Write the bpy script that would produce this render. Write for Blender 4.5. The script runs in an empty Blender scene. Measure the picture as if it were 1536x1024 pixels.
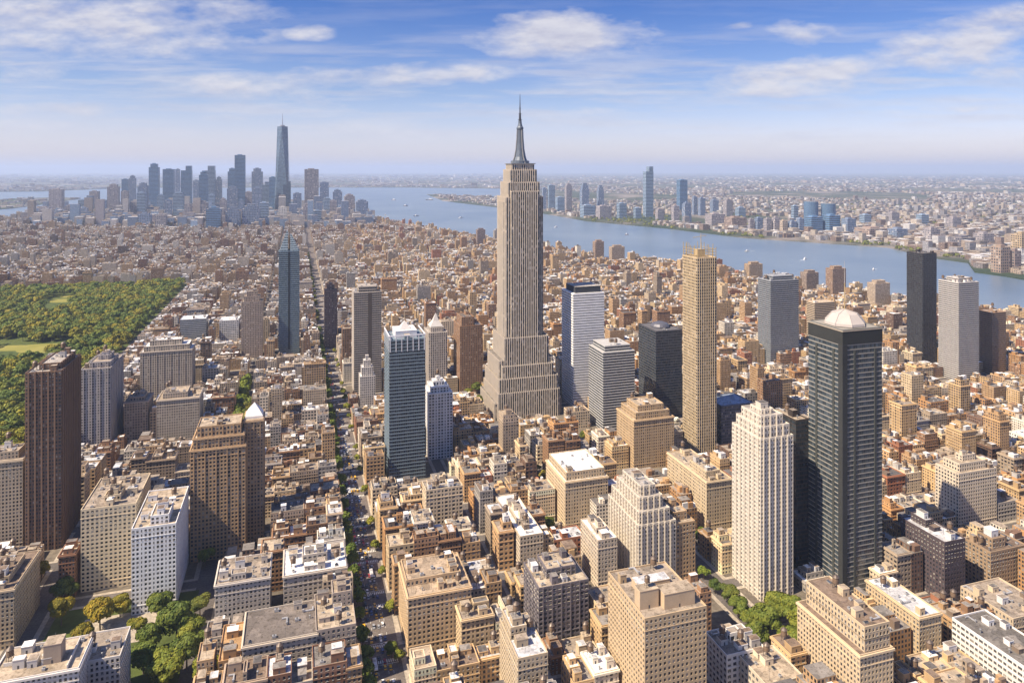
import bpy, math, random
import numpy as np
from mathutils import Vector
from mathutils.geometry import tessellate_polygon
S = bpy.context.scene
COL = S.collection
R = math.radians
random.seed(7); RNG = np.random.default_rng(11)
# ------------------------------------------------------------------ camera (level, shifted lens)
F, H0, CX, HY = 1050.0, 334.0, 768.0, 255.0          # focal length in photo pixels, eye height, centre, horizon row
cd = bpy.data.cameras.new('camera'); cam = bpy.data.objects.new('camera', cd); COL.objects.link(cam)
cam.location = (0, 0, H0); cam.rotation_euler = (R(90), 0, 0)
cd.sensor_width = 36; cd.lens = 36 * F / 1536; cd.shift_y = -(512 - HY) / 1536
cd.clip_start = 1; cd.clip_end = 400000
S.camera = cam
S.view_settings.view_transform = 'Standard'; S.view_settings.look = 'None'
S.view_settings.exposure = 0.85; S.view_settings.gamma = 1
# ------------------------------------------------------------------ sun and sky
SUN_EL, SUN_BACK = R(50), R(29)                       # from the west, a little behind the camera
sd = Vector((-math.cos(SUN_BACK) * math.cos(SUN_EL), -math.sin(SUN_BACK) * math.cos(SUN_EL), math.sin(SUN_EL)))
ld = bpy.data.lights.new('sun', 'SUN'); ld.energy = 4.8; ld.angle = R(0.5); ld.color = (1, 0.84, 0.63)
sun = bpy.data.objects.new('sun', ld); COL.objects.link(sun); sun.rotation_euler = (-sd).to_track_quat('-Z', 'Y').to_euler()
sun.location = sd * 1500

class NT:
    """small helper for wiring nodes"""
    def __init__(s, tree): s.t = tree; s.n = tree.nodes; s.l = tree.links
    def new(s, typ, **kw):
        n = s.n.new(typ)
        for k, v in kw.items(): setattr(n, k, v)
        return n
    def put(s, sock, v):
        if hasattr(v, 'is_linked') or hasattr(v, 'links'): s.l.new(v, sock)
        elif v is not None: sock.default_value = v
    def math(s, op, a, b=None, c=None, clamp=False):
        n = s.new('ShaderNodeMath', operation=op, use_clamp=clamp)
        for i, v in enumerate((a, b, c)):
            if v is not None: s.put(n.inputs[i], v)
        return n.outputs[0]
    def mix(s, f, a, b, mode='MIX'):
        n = s.new('ShaderNodeMix', data_type='RGBA', blend_type=mode)
        s.put(n.inputs[0], f); s.put(n.inputs[6], a); s.put(n.inputs[7], b)
        return n.outputs[2]
    def ramp(s, f, stops, interp='LINEAR'):
        n = s.new('ShaderNodeValToRGB'); n.color_ramp.interpolation = interp
        e = n.color_ramp.elements
        while len(e) < len(stops): e.new(0.5)
        for i, (p, c) in enumerate(stops):
            e[i].position = p; e[i].color = c if len(c) == 4 else (*c, 1)
        s.put(n.inputs[0], f); return n.outputs[0]
    def noise(s, vec, scale, detail=4, rough=0.55, dim='3D', lac=2.0):
        n = s.new('ShaderNodeTexNoise', noise_dimensions=dim)
        s.put(n.inputs['Vector'], vec)
        n.inputs['Scale'].default_value = scale; n.inputs['Detail'].default_value = detail
        n.inputs['Roughness'].default_value = rough; n.inputs['Lacunarity'].default_value = lac
        return n.outputs[0]
    def comb(s, x, y, z=0.0):
        n = s.new('ShaderNodeCombineXYZ'); s.put(n.inputs[0], x); s.put(n.inputs[1], y); s.put(n.inputs[2], z); return n.outputs[0]
    def sep(s, v):
        n = s.new('ShaderNodeSeparateXYZ'); s.put(n.inputs[0], v); return n.outputs

W = bpy.data.worlds.new("World"); S.world = W; W.use_nodes = True
w = NT(W.node_tree); w.n.clear()
sky = w.new('ShaderNodeTexSky', sky_type='NISHITA'); sky.sun_disc = False
sky.sun_elevation = SUN_EL; sky.sun_rotation = math.atan2(sd.x, sd.y); sky.air_density = 1.0; sky.dust_density = 0.8; sky.ozone_density = 1.5
tc = w.new('ShaderNodeTexCoord')
gx, gy, gz = w.sep(tc.outputs['Generated'])
el = w.math('MAXIMUM', gz, 0.0)
gy_ = w.math('MAXIMUM', w.math('ABSOLUTE', gy), 0.05)
ax = w.math('DIVIDE', gx, gy_); ez = w.math('DIVIDE', el, gy_)       # tangent azimuth and elevation
tone = w.ramp(el, [(0.0, (1.12, 0.98, 1.14)), (0.05, (0.93, 0.85, 1.08)), (0.11, (0.60, 0.65, 0.90)), (0.24, (0.19, 0.38, 0.78)), (0.6, (0.5, 0.64, 1.0))])
skyc = w.mix(1.0, sky.outputs[0], tone, 'MULTIPLY')
cvec = w.comb(ax, ez)
wob = w.noise(w.comb(w.math('MULTIPLY', ax, 5.0), w.math('MULTIPLY', ez, 14.0)), 1.0, 9, 0.60)
fine = w.noise(w.comb(w.math('MULTIPLY', ax, 16.0), w.math('MULTIPLY', ez, 40.0), 3.0), 1.0, 6, 0.6)
low = w.noise(w.comb(w.math('MULTIPLY', ax, 3.6), w.math('MULTIPLY', ez, 44.0), 7.0), 1.0, 9, 0.6)
wup = w.noise(w.comb(w.math('MULTIPLY', ax, 5.0), w.math('MULTIPLY', w.math('ADD', ez, .008), 14.0)), 1.0, 9, 0.60)
dens = None
# cloud banks: (column, row, half width, half height, slope, strength) in photo pixels turned to direction tangents
for (px, py, hw, hh, sl, st) in [(90, 35, 330, 52, 0.02, 1.0), (230, 52, 200, 36, -.02, .9), (60, 72, 110, 13, 0, .55), (462, 50, 44, 13, 0, .8), (845, 56, 150, 40, .02, 1.15),
        (780, 64, 90, 16, 0, .6), (40, 108, 80, 20, .05, .7), (640, 112, 190, 20, .08, .95), (430, 126, 190, 26, .02, .75), (480, 152, 90, 16, 0, .6),
        (1230, 104, 260, 26, .13, .95), (1450, 64, 190, 42, .2, .95), (1215, 52, 75, 24, -.1, .7), (1130, 135, 260, 16, .06, .7),
        (1500, 110, 90, 20, 0, .6), (700, 158, 70, 6, 0, .5), (1400, 165, 220, 8, .05, .5), (100, 165, 220, 12, 0, .5), (900, 165, 180, 9, .03, .5), (1110, 40, 30, 6, .1, .5), (340, 2, 50, 6, 0, .5), (300, 178, 200, 8, 0, .4)]:
    a, e = (px - CX) / F, (HY - py) / F
    dx = w.math('DIVIDE', w.math('SUBTRACT', ax, a), hw * 1.18 / F)
    dy = w.math('DIVIDE', w.math('SUBTRACT', ez, w.math('ADD', e, w.math('MULTIPLY', w.math('SUBTRACT', ax, a), sl))), hh * 1.3 / F)
    d2 = w.math('ADD', w.math('MULTIPLY', dx, dx), w.math('MULTIPLY', dy, dy))
    b = w.math('MULTIPLY', w.math('SUBTRACT', 1.0, d2, clamp=True), st)
    dens = b if dens is None else w.math('MAXIMUM', dens, b)
d1 = w.math('ADD', w.math('MULTIPLY', dens, 0.80), w.math('MULTIPLY', w.math('SUBTRACT', wob, 0.5), 2.3))
d1 = w.math('ADD', d1, w.math('MULTIPLY', w.math('SUBTRACT', fine, 0.5), 0.9))
has = w.math('MULTIPLY', dens, 2.6, clamp=True)
cl = w.math('MULTIPLY', w.ramp(d1, [(0.22, (0, 0, 0)), (0.48, (.45, .45, .45)), (0.85, (1, 1, 1))]), has)
veil = w.math('MULTIPLY', w.ramp(low, [(0.46, (0, 0, 0)), (0.62, (1, 1, 1))]), w.ramp(el, [(0.01, (0.0, 0.0, 0.0)), (0.05, (.55, .55, .55)), (0.13, (.6, .6, .6)), (0.2, (.12, .12, .12))]))
cl = w.math('MAXIMUM', cl, veil)
thick = w.mix(w.math('ADD', 0.62, w.math('MULTIPLY', w.math('SUBTRACT', wob, wup), 5.0), clamp=True), (3.75, 3.7, 4.35, 1), (5.25, 5.1, 5.3, 1))
full = w.mix(w.math('MULTIPLY', cl, 0.86), skyc, w.mix(1.0, thick, (1.0, 1.0, 1.0, 1), 'MULTIPLY'))
bg = w.new('ShaderNodeBackground'); w.l.new(full, bg.inputs[0]); bg.inputs[1].default_value = 0.086
wo = w.new('ShaderNodeOutputWorld'); w.l.new(bg.outputs[0], wo.inputs[0])
# ------------------------------------------------------------------ geometry of the view and of the street grid
TH = R(17.1); c_, s_ = math.cos(TH), math.sin(TH)
def ground(px, py, z=0.0):
    Y = F * (H0 - z) / (py - HY); return ((px - CX) / F * Y, Y)
def pix(x, y, z): return (CX + F * x / y, HY + F * (H0 - z) / y)
def to_uv(x, y): return (x * c_ + y * s_, -x * s_ + y * c_)
def to_xy(u, v): return (u * c_ - v * s_, u * s_ + v * c_)
# ------------------------------------------------------------------ materials
def material(name):
    m = bpy.data.materials.new(name); m.use_nodes = True
    t = NT(m.node_tree); t.n.clear()
    o = t.new('ShaderNodeOutputMaterial'); p = t.new('ShaderNodeBsdfPrincipled'); t.l.new(p.outputs[0], o.inputs[0])
    return m, t, p
def tint_of(t):
    a = t.new('ShaderNodeAttribute', attribute_name='tint'); return a.outputs['Color']
def pos(t):
    g = t.new('ShaderNodeNewGeometry'); return g.outputs['Position']
def plain(name, rough, vary=0.25, scale=0.25, metal=0.0, spec=0.3):
    m, t, p = material(name)
    n = t.noise(pos(t), scale, 5, 0.6); n2 = t.noise(pos(t), scale * 6, 3, 0.6)
    f = t.math('ADD', t.math('MULTIPLY', n, 0.65), t.math('MULTIPLY', n2, 0.35))
    g = t.math('ADD', t.math('MULTIPLY', t.math('SUBTRACT', f, 0.5), vary * 4), 1.0)
    v = t.new('ShaderNodeVectorMath', operation='SCALE'); t.l.new(tint_of(t), v.inputs[0]); t.l.new(g, v.inputs['Scale'])
    t.l.new(v.outputs[0], p.inputs['Base Color']); p.inputs['Roughness'].default_value = rough; p.inputs['Metallic'].default_value = metal
    p.inputs['Specular IOR Level'].default_value = spec
    return m
M_WALL = plain('masonry', 0.85, 0.16, 0.12)
M_ROOF = plain('roofing', 0.9, 0.34, 0.22)
def roof_patches(m):
    t = NT(m.node_tree); p = next(n for n in t.n if n.type == 'BSDF_PRINCIPLED'); src = p.inputs['Base Color'].links[0].from_socket
    vo = t.new('ShaderNodeTexVoronoi', distance='CHEBYCHEV'); vo.inputs['Scale'].default_value = 0.16; t.l.new(pos(t), vo.inputs['Vector'])
    k = t.sep(vo.outputs['Color'])[0]; st = t.noise(pos(t), 0.5, 5, 0.7)
    f = t.math('ADD', 0.72, t.math('MULTIPLY', k, 0.55)); g = t.ramp(st, [(0.40, (.62, .60, .58)), (0.47, (1, 1, 1))])
    v = t.new('ShaderNodeVectorMath', operation='SCALE'); t.l.new(src, v.inputs[0]); t.l.new(f, v.inputs['Scale'])
    t.l.new(t.mix(1.0, v.outputs[0], g, 'MULTIPLY'), p.inputs['Base Color'])
roof_patches(M_ROOF)
M_METAL = plain('painted_metal', 0.45, 0.1, 0.3, 0.3, 0.5)
M_WOOD = plain('tank_timber', 0.8, 0.2, 0.8)
M_TRIM = plain('stone_trim', 0.8, 0.12, 0.2)

def facade_material():
    m, t, p = material('windowed_facade')
    uv = t.new('ShaderNodeUVMap'); uv.uv_map = 'uv'
    U, V, _ = t.sep(uv.outputs[0])
    st = t.new('ShaderNodeAttribute', attribute_name='style'); wu, wv, gl = t.sep(st.outputs['Vector'])
    fu = t.math('ABSOLUTE', t.math('SUBTRACT', t.math('FRACT', U), 0.5)); fv = t.math('ABSOLUTE', t.math('SUBTRACT', t.math('FRACT', V), 0.5))
    mu = t.math('LESS_THAN', fu, t.math('MULTIPLY', wu, 0.5)); mv = t.math('LESS_THAN', fv, t.math('MULTIPLY', wv, 0.5))
    mask = t.math('MULTIPLY', mu, mv)
    wn = t.new('ShaderNodeTexWhiteNoise', noise_dimensions='2D'); t.l.new(t.comb(t.math('FLOOR', U), t.math('FLOOR', V)), wn.inputs[0])
    r = wn.outputs[0]
    glass = t.ramp(r, [(0.0, (.016, .021, .028)), (0.45, (.03, .038, .05)), (0.72, (.06, .07, .085)), (0.86, (.16, .15, .14)), (0.96, (.34, .31, .27))])
    big = t.noise(pos(t), 0.012, 3, 0.5)
    cur = t.ramp(t.math('ADD', t.math('MULTIPLY', r, 0.45), t.math('MULTIPLY', big, 0.55)), [(0.2, (.012, .018, .024)), (0.55, (.030, .042, .052)), (0.85, (.075, .09, .10))])
    glass = t.mix(t.math('GREATER_THAN', wu, 0.8), glass, cur)
    gv = t.new('ShaderNodeVectorMath', operation='SCALE'); t.l.new(glass, gv.inputs[0]); t.l.new(gl, gv.inputs['Scale'])
    n = t.noise(pos(t), 0.10, 5, 0.6); n2 = t.noise(pos(t), 0.7, 3, 0.6)
    f = t.math('ADD', t.math('MULTIPLY', n, 0.6), t.math('MULTIPLY', n2, 0.4))
    g = t.math('ADD', t.math('MULTIPLY', t.math('SUBTRACT', f, 0.5), 0.9), 1.0)
    v = t.new('ShaderNodeVectorMath', operation='SCALE'); t.l.new(tint_of(t), v.inputs[0]); t.l.new(g, v.inputs['Scale'])
    t.l.new(t.mix(mask, v.outputs[0], gv.outputs[0]), p.inputs['Base Color'])
    t.l.new(t.math('SUBTRACT', 0.85, t.math('MULTIPLY', mask, t.math('SUBTRACT', 0.72, t.math('MULTIPLY', r, .12)))), p.inputs['Roughness'])
    t.l.new(t.math('ADD', 0.25, t.math('MULTIPLY', mask, 0.4)), p.inputs['Specular IOR Level'])
    # panes sit a little out of true, so each mirrors a slightly different patch of sky
    gn = t.new('ShaderNodeNewGeometry'); sb = t.new('ShaderNodeVectorMath', operation='SUBTRACT'); t.l.new(wn.outputs[1], sb.inputs[0]); sb.inputs[1].default_value = (.5, .5, .5)
    sc = t.new('ShaderNodeVectorMath', operation='SCALE'); t.l.new(sb.outputs[0], sc.inputs[0]); t.l.new(t.math('MULTIPLY', mask, 0.16), sc.inputs['Scale'])
    ad = t.new('ShaderNodeVectorMath', operation='ADD'); t.l.new(gn.outputs['Normal'], ad.inputs[0]); t.l.new(sc.outputs[0], ad.inputs[1])
    nz = t.new('ShaderNodeVectorMath', operation='NORMALIZE'); t.l.new(ad.outputs[0], nz.inputs[0]); t.l.new(nz.outputs[0], p.inputs['Normal'])
    return m
M_FAC = facade_material()
def pane_material():
    m, t, p = material('window_glass')
    uv = t.new('ShaderNodeUVMap'); uv.uv_map = 'uv'; U, V, _ = t.sep(uv.outputs[0])
    oi = t.new('ShaderNodeObjectInfo')
    wn = t.new('ShaderNodeTexWhiteNoise', noise_dimensions='3D'); t.l.new(t.comb(t.math('FLOOR', U), t.math('FLOOR', V), t.math('MULTIPLY', oi.outputs['Random'], 91.0)), wn.inputs[0])
    t.l.new(t.ramp(wn.outputs[0], [(0.0, (.018, .022, .03)), (0.5, (.035, .045, .06)), (0.75, (.07, .08, .10)), (0.88, (.18, .17, .16)), (0.97, (.4, .37, .32))]), p.inputs['Base Color'])
    p.inputs['Roughness'].default_value = 0.12; p.inputs['Specular IOR Level'].default_value = 0.6
    return m
M_PANE = pane_material()
def glass_material(name, col, rough):
    m, t, p = material(name); p.inputs['Base Color'].default_value = (*col, 1); p.inputs['Roughness'].default_value = rough; p.inputs['Specular IOR Level'].default_value = .7; return m
# ------------------------------------------------------------------ mesh builder: numpy quads
class MB:
    def __init__(s): s.P, s.M, s.UV, s.C, s.ST, s.tri = [], [], [], [], [], []; s.mats = []
    def mi(s, m):
        if m not in s.mats: s.mats.append(m)
        return s.mats.index(m)
    def quads(s, P, mat, col=(.5, .5, .5), uv=None, st=(0, 0, 1)):
        P = np.asarray(P, float).reshape(-1, 4, 3); n = len(P)
        if n == 0: return
        s.P.append(P); s.M.append(np.full(n, s.mi(mat)))
        s.UV.append(np.zeros((n, 4, 2)) if uv is None else np.asarray(uv, float).reshape(n, 4, 2))
        s.C.append(np.broadcast_to(np.asarray(col, float).reshape(-1, 1, 3), (n, 4, 3)))
        s.ST.append(np.broadcast_to(np.asarray(st, float).reshape(-1, 1, 3), (n, 4, 3)))
    def boxes(s, B, mat, col=(.5, .5, .5), bottom=False):
        B = np.asarray(B, float).reshape(-1, 6); x0, x1, y0, y1, z0, z1 = B.T
        def q(*k): return np.stack([np.stack(a, -1) for a in k], 1)
        fs = [q((x0, y0, z0), (x1, y0, z0), (x1, y0, z1), (x0, y0, z1)), q((x1, y0, z0), (x1, y1, z0), (x1, y1, z1), (x1, y0, z1)),
              q((x1, y1, z0), (x0, y1, z0), (x0, y1, z1), (x1, y1, z1)), q((x0, y1, z0), (x0, y0, z0), (x0, y0, z1), (x0, y1, z1)),
              q((x0, y0, z1), (x1, y0, z1), (x1, y1, z1), (x0, y1, z1))]
        if bottom: fs.append(q((x0, y1, z0), (x1, y1, z0), (x1, y0, z0), (x0, y0, z0)))
        c = np.asarray(col, float).reshape(-1, 3)
        for f in fs: s.quads(f, mat, c)
    def box(s, x0, x1, y0, y1, z0, z1, mat, col=(.5, .5, .5)): s.boxes([[x0, x1, y0, y1, z0, z1]], mat, col)
    def poly(s, pts, mat, col=(.5, .5, .5)):
        for t in tessellate_polygon([[Vector(p) for p in pts]]):
            a = [np.array(pts[i], float) for i in t]
            if np.cross(a[1] - a[0], a[2] - a[0])[2] < 0: a = a[::-1]
            s.quads([[a[0], a[1], a[2], a[2]]], mat, col)
    def lathe(s, prof, n, mat, col=(.5, .5, .5), cx=0, cy=0, sx=1, sy=1, rot=0):
        prof = np.asarray(prof, float); a = np.linspace(0, 2 * math.pi, n + 1) + rot
        for (r0, z0), (r1, z1) in zip(prof[:-1], prof[1:]):
            A = np.stack([cx + r0 * np.cos(a) * sx, cy + r0 * np.sin(a) * sy, np.full(n + 1, z0)], 1); B = np.stack([cx + r1 * np.cos(a) * sx, cy + r1 * np.sin(a) * sy, np.full(n + 1, z1)], 1)
            s.quads(np.stack([A[:-1], A[1:], B[1:], B[:-1]], 1), mat, col)
    def tube(s, p, q, r0, r1, mat, col, n=6):
        p, q = np.array(p, float), np.array(q, float); d = q - p; d /= np.linalg.norm(d)
        e = np.cross(d, (0, 0, 1.0)) if abs(d[2]) < .9 else np.cross(d, (1.0, 0, 0)); e /= np.linalg.norm(e); f = np.cross(d, e)
        a = np.linspace(0, 2 * math.pi, n + 1); ring = np.cos(a)[:, None] * e - np.sin(a)[:, None] * f
        A, B = p + ring * r0, q + ring * r1
        s.quads(np.stack([A[1:], A[:-1], B[:-1], B[1:]], 1), mat, col)
    def mesh(s, name):
        P = np.concatenate(s.P); n = len(P); me = bpy.data.meshes.new(name)
        deg = np.all(P[:, 2] == P[:, 3], axis=1)
        me.vertices.add(n * 4); me.vertices.foreach_set('co', P.astype(np.float32).ravel())
        size = np.where(deg, 3, 4); start = np.concatenate([[0], np.cumsum(size)[:-1]])
        idx = np.arange(n * 4).reshape(n, 4); keep = np.ones((n, 4), bool); keep[deg, 3] = False
        me.loops.add(int(size.sum())); me.loops.foreach_set('vertex_index', idx[keep].astype(np.int32))
        me.polygons.add(n); me.polygons.foreach_set('loop_start', start.astype(np.int32))
        me.polygons.foreach_set('material_index', np.concatenate(s.M).astype(np.int32))
        for m in s.mats: me.materials.append(m)
        uvl = me.uv_layers.new(name='uv'); uvl.data.foreach_set('uv', np.concatenate(s.UV)[keep].astype(np.float32).ravel())
        C = np.concatenate(s.C).reshape(-1, 3)
        ca = me.color_attributes.new('tint', 'FLOAT_COLOR', 'POINT'); ca.data.foreach_set('color', np.concatenate([C, np.ones((len(C), 1))], 1).astype(np.float32).ravel())
        if any(np.any(q) for q in s.ST):
            sa = me.attributes.new('style', 'FLOAT_VECTOR', 'POINT'); sa.data.foreach_set('vector', np.concatenate(s.ST).astype(np.float32).ravel())
        me.update(); me.validate(); return me
    def build(s, name, parent=None, loc=None):
        o = bpy.data.objects.new(name, s.mesh(name)); COL.objects.link(o)
        if parent is not None: o.parent = parent
        if loc is not None: o.location = loc
        return o
def tag(o, label=None, cat=None, group=None, kind=None):
    if label: o['label'] = label
    if cat: o['category'] = cat
    if group: o['group'] = group
    if kind: o['kind'] = kind
    return o
def empty(name, loc, rz=0.0):
    o = bpy.data.objects.new(name, None); COL.objects.link(o); o.location = loc; o.rotation_euler = (0, 0, rz); o.empty_display_size = 1; return o
def link_copy(o, parent=None, loc=None):
    k = o.copy(); COL.objects.link(k)
    if parent is not None: k.parent = parent
    if loc is not None: k.location = loc
    return k
# ------------------------------------------------------------------ land, water, streets
def ground_mat(name, stops, scale, rough=0.9, scale2=None):
    m, t, p = material(name); n = t.noise(pos(t), scale, 8, 0.62)
    cc = t.ramp(n, stops)
    if scale2:
        n2 = t.noise(pos(t), scale2, 4, 0.6); cc = t.mix(0.6, cc, t.mix(1.0, cc, t.ramp(n2, [(0.3, (.55, .55, .55)), (.7, (1.5, 1.5, 1.5))]), 'MULTIPLY'))
    t.l.new(cc, p.inputs['Base Color']); p.inputs['Roughness'].default_value = rough; p.inputs['Specular IOR Level'].default_value = 0.2
    return m
M_ASPH = ground_mat('asphalt', [(0.3, (.095, .085, .080)), (0.7, (.15, .135, .125))], 0.05, 0.85, 0.6)
M_ROAD = ground_mat('worn_road', [(0.3, (.11, .095, .088)), (0.7, (.18, .155, .14))], 0.05, 0.85, 0.6)
M_PAVE = ground_mat('concrete_pavement', [(0.3, (.30, .26, .21)), (0.7, (.42, .37, .30))], 0.06, 0.85, 0.4)
M_YARD = ground_mat('block_ground', [(0.3, (.10, .085, .07)), (0.7, (.20, .17, .13))], 0.03, 0.9, 0.3)
M_URBAN = ground_mat('distant_town_ground', [(0.36, (.035, .055, .03)), (0.50, (.07, .08, .055)), (0.58, (.18, .16, .14)), (0.68, (.30, .27, .24))], 0.0016, 0.95, 0.02)
M_PARK = ground_mat('park_lawn', [(0.3, (.05, .075, .02)), (0.7, (.10, .12, .03))], 0.01, 0.95, 0.1)
M_MEADOW = ground_mat('mown_meadow', [(0.3, (.20, .20, .045)), (0.7, (.29, .26, .07))], 0.02, 0.95)
M_PAINT = plain('road_paint', 0.7, 0.1, 0.3)
m, t, p = material('river_water')
n = t.noise(pos(t), 0.0016, 6, 0.6)
t.l.new(t.ramp(n, [(0.35, (.11, .16, .22)), (0.65, (.17, .22, .27))]), p.inputs['Base Color'])
p.inputs['Roughness'].default_value = 0.32; p.inputs['Specular IOR Level'].default_value = 0.5
bp = t.new('ShaderNodeBump'); bp.inputs['Strength'].default_value = 0.35; bp.inputs['Distance'].default_value = 3.0
t.l.new(t.noise(pos(t), 0.035, 6, 0.65), bp.inputs['Height']); t.l.new(bp.outputs[0], p.inputs['Normal'])
M_WATER = m
BIG = 90000.0
def ring(pxs): return [ground(*q) for q in pxs]
def inside(poly, x, y):
    r = False; j = len(poly) - 1
    for i in range(len(poly)):
        xi, yi = poly[i]; xj, yj = poly[j]
        if (yi > y) != (yj > y) and x < (xj - xi) * (y - yi) / (yj - yi) + xi: r = not r
        j = i
    return r
ISLE = [(-7000, -2500), (-7000, 4820)] + ring([(-300, 331), (0, 329), (60, 320), (160, 312), (300, 307), (450, 306), (520, 310), (550, 320), (566, 329), (620, 338), (740, 359), (900, 385), (1080, 405), (1250, 435), (1360, 453), (1470, 468), (1536, 478), (1700, 505), (2000, 560)]) + [(1500, 300), (1500, -2500)]
SHORE = ring([(600, 281), (760, 283), (770, 296), (640, 291.5), (665, 301), (749, 311), (817, 320), (880, 331), (1000, 342), (1117, 356), (1331, 370), (1400, 386), (1452, 393), (1462, 407), (1500, 412), (1536, 418), (1700, 432), (2600, 520)]) + [(BIG, 1500), (BIG, BIG), (-BIG, BIG)] + ring([(-6000, 290), (-400, 290), (60, 287), (200, 281.5)])
ISLET = ring([(-150, 318), (-60, 302), (40, 297), (95, 296), (121, 297.5), (80, 304), (20, 312), (-60, 318.5)])
def land(name, poly, mat, z=0.0, base=-4.5):
    mb = MB(); mb.poly([(x, y, z) for x, y in poly], mat)
    n = len(poly); ar = sum(poly[i][0] * poly[(i + 1) % n][1] - poly[(i + 1) % n][0] * poly[i][1] for i in range(n))
    for i in range(n):
        (xa, ya), (xb, yb) = poly[i], poly[(i + 1) % n]
        if ar < 0: (xa, ya), (xb, yb) = (xb, yb), (xa, ya)
        mb.quads([[(xa, ya, base), (xb, yb, base), (xb, yb, z), (xa, ya, z)]], mat)
    return tag(mb.build(name), kind='structure')
land('ground', ISLE, M_ASPH); land('far_shore', SHORE, M_URBAN); land('island_ground', ISLET, M_URBAN)
mb = MB(); mb.quads([[(-BIG, -3000, -4), (BIG, -3000, -4), (BIG, BIG, -4), (-BIG, BIG, -4)]], M_WATER); tag(mb.build('water'), kind='structure')
# street grid in rotated (u, v): avenues are lines of constant u
AV = [(-318 * c_ + 4, 14), (-196 * c_, 15), (-72 * c_, 16), (58 * c_, 26), (160 * c_, 10), (261 * c_, 16), (338 * c_, 19), (440 * c_, 16), (545 * c_, 16), (650 * c_, 16)]
u = AV[-1][0]
while u < 3600: u += 105; AV.append((u, 15))
u = AV[0][0]; LEFT = []
while u > -4200: u -= 112; LEFT.append((u, 15))
AV = LEFT[::-1] + AV
ST0, STP, STW = 300.0, 63.0, 11.0
PARK = (-3000.0, -318 * c_ - 3, 380.0, 0.0)                # u0, u1, v0, v1 (far end set from its row in the photo)
pe = to_uv(*ground(120, 432)); PARK = (PARK[0], PARK[1], PARK[2], pe[1])
SQ = (-172.0, -74.0, 462.0, 606.0)                          # little square of trees
def visible_col(x, y, m=160): return y > 300 and -m < CX + F * x / y < 1536 + m
mbp, mby = MB(), MB(); BLOCKS = []
for (ua, wa), (ub, wb) in zip(AV[:-1], AV[1:]):
    k = 0
    while True:
        v0 = ST0 + k * STP + STW / 2; v1 = v0 + STP - STW; k += 1
        if v0 > 6500: break
        u0, u1 = ua + wa / 2, ub - wb / 2
        x, y = to_xy((u0 + u1) / 2, (v0 + v1) / 2)
        if not visible_col(x, y, 220) or not inside(ISLE, x, y): continue
        if y > 1050:
            if abs(ua - 58 * c_) > 1: u0 -= 4.5
            if abs(ub - 58 * c_) > 1: u1 += 4.5
        if u1 < PARK[1] + 12 and v0 < PARK[3]: continue
        BLOCKS.append((u0, u1, v0, v1))
        if y < 2600:
            q = [to_xy(a, b) for a, b in ((u0, v0), (u1, v0), (u1, v1), (u0, v1))]
            mbp.quads([[(*a, .15) for a in q]], M_PAVE)
            for a, b in zip(q, q[1:] + q[:1]): mbp.quads([[(*a, 0), (*b, 0), (*b, .15), (*a, .15)]], M_PAVE)
            q = [to_xy(a, b) for a, b in ((u0 + 3.5, v0 + 3), (u1 - 3.5, v0 + 3), (u1 - 3.5, v1 - 3), (u0 + 3.5, v1 - 3))]
            mby.quads([[(*a, .17) for a in q]], M_YARD)
tag(mbp.build('pavement'), kind='structure'); tag(mby.build('yard_ground'), kind='structure')
mb = MB()
mb.quads([[(*to_xy(a, b), .02) for a, b in ((PARK[0], PARK[2]), (PARK[1], PARK[2]), (PARK[1], PARK[3] - 4), (PARK[0], PARK[3] - 4))]], M_PARK)
mb.quads([[(*to_xy(a, b), .19) for a, b in ((SQ[0], SQ[2]), (SQ[1], SQ[2]), (SQ[1], SQ[3]), (SQ[0], SQ[3]))]], M_PARK)
tag(mb.build('park_ground'), kind='structure')
CLEAR = []
mb = MB()
for mi_, (px, py, rx, ry) in enumerate([(70, 522, 46, 8), (95, 451, 20, 3.2), (20, 522, 30, 5), (102, 445, 12, 1.6)]):
    x, y = ground(px, py); a = rx / F * y; b = (ground(px, py - ry)[1] - ground(px, py + ry)[1]) / 2
    pts = [(x + a * math.cos(q) * (1 + .12 * math.sin(3 * q)), y + b * math.sin(q) * (1 + .1 * math.cos(2 * q)), .05 + .03 * mi_) for q in np.linspace(0, 2 * math.pi, 26)[:-1]]
    mb.poly(pts, M_MEADOW); CLEAR.append((x, y - 34, a, b + 46))
tag(mb.build('meadow_ground'), kind='structure')
# main avenue: lane lines, crossings, stop lines
mb = MB(); ua = 58 * c_
def uvrect(u0, u1, v0, v1, z=.012): return [(*to_xy(u0, v0), z), (*to_xy(u1, v0), z), (*to_xy(u1, v1), z), (*to_xy(u0, v1), z)]
v = 380.0; Q = []
while v < 2400:
    ph = (v - ST0 + STP / 2) % STP - STP / 2
    if abs(ph) > 11:
        for o in (-6.6, -3.3, 3.3, 6.6): Q.append(uvrect(ua + o - .09, ua + o + .09, v, v + 3))
    v += 8
for k in range(1, 31):
    vc = ST0 + k * STP
    for sg in (-1, 1):
        for j in range(16): Q.append(uvrect(ua - 11 + j * 1.4, ua - 10.3 + j * 1.4, vc + sg * 8.2 - 1.6, vc + sg * 8.2 + 1.6))
        Q.append(uvrect(ua - 11, ua + 11, vc + sg * 11.2 - .2, vc + sg * 11.2 + .2))
mb.quads(np.array(Q), M_PAINT, (.7, .7, .66))
mr_ = MB(); mr_.quads([[(*to_xy(ua + o, vv), .006) for o, vv in ((-12.9, 250), (12.9, 250), (12.9, 4200), (-12.9, 4200))]], M_ROAD); tag(mr_.build('road'), kind='structure')
tag(mb.build('road_markings'), kind='structure')
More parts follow.
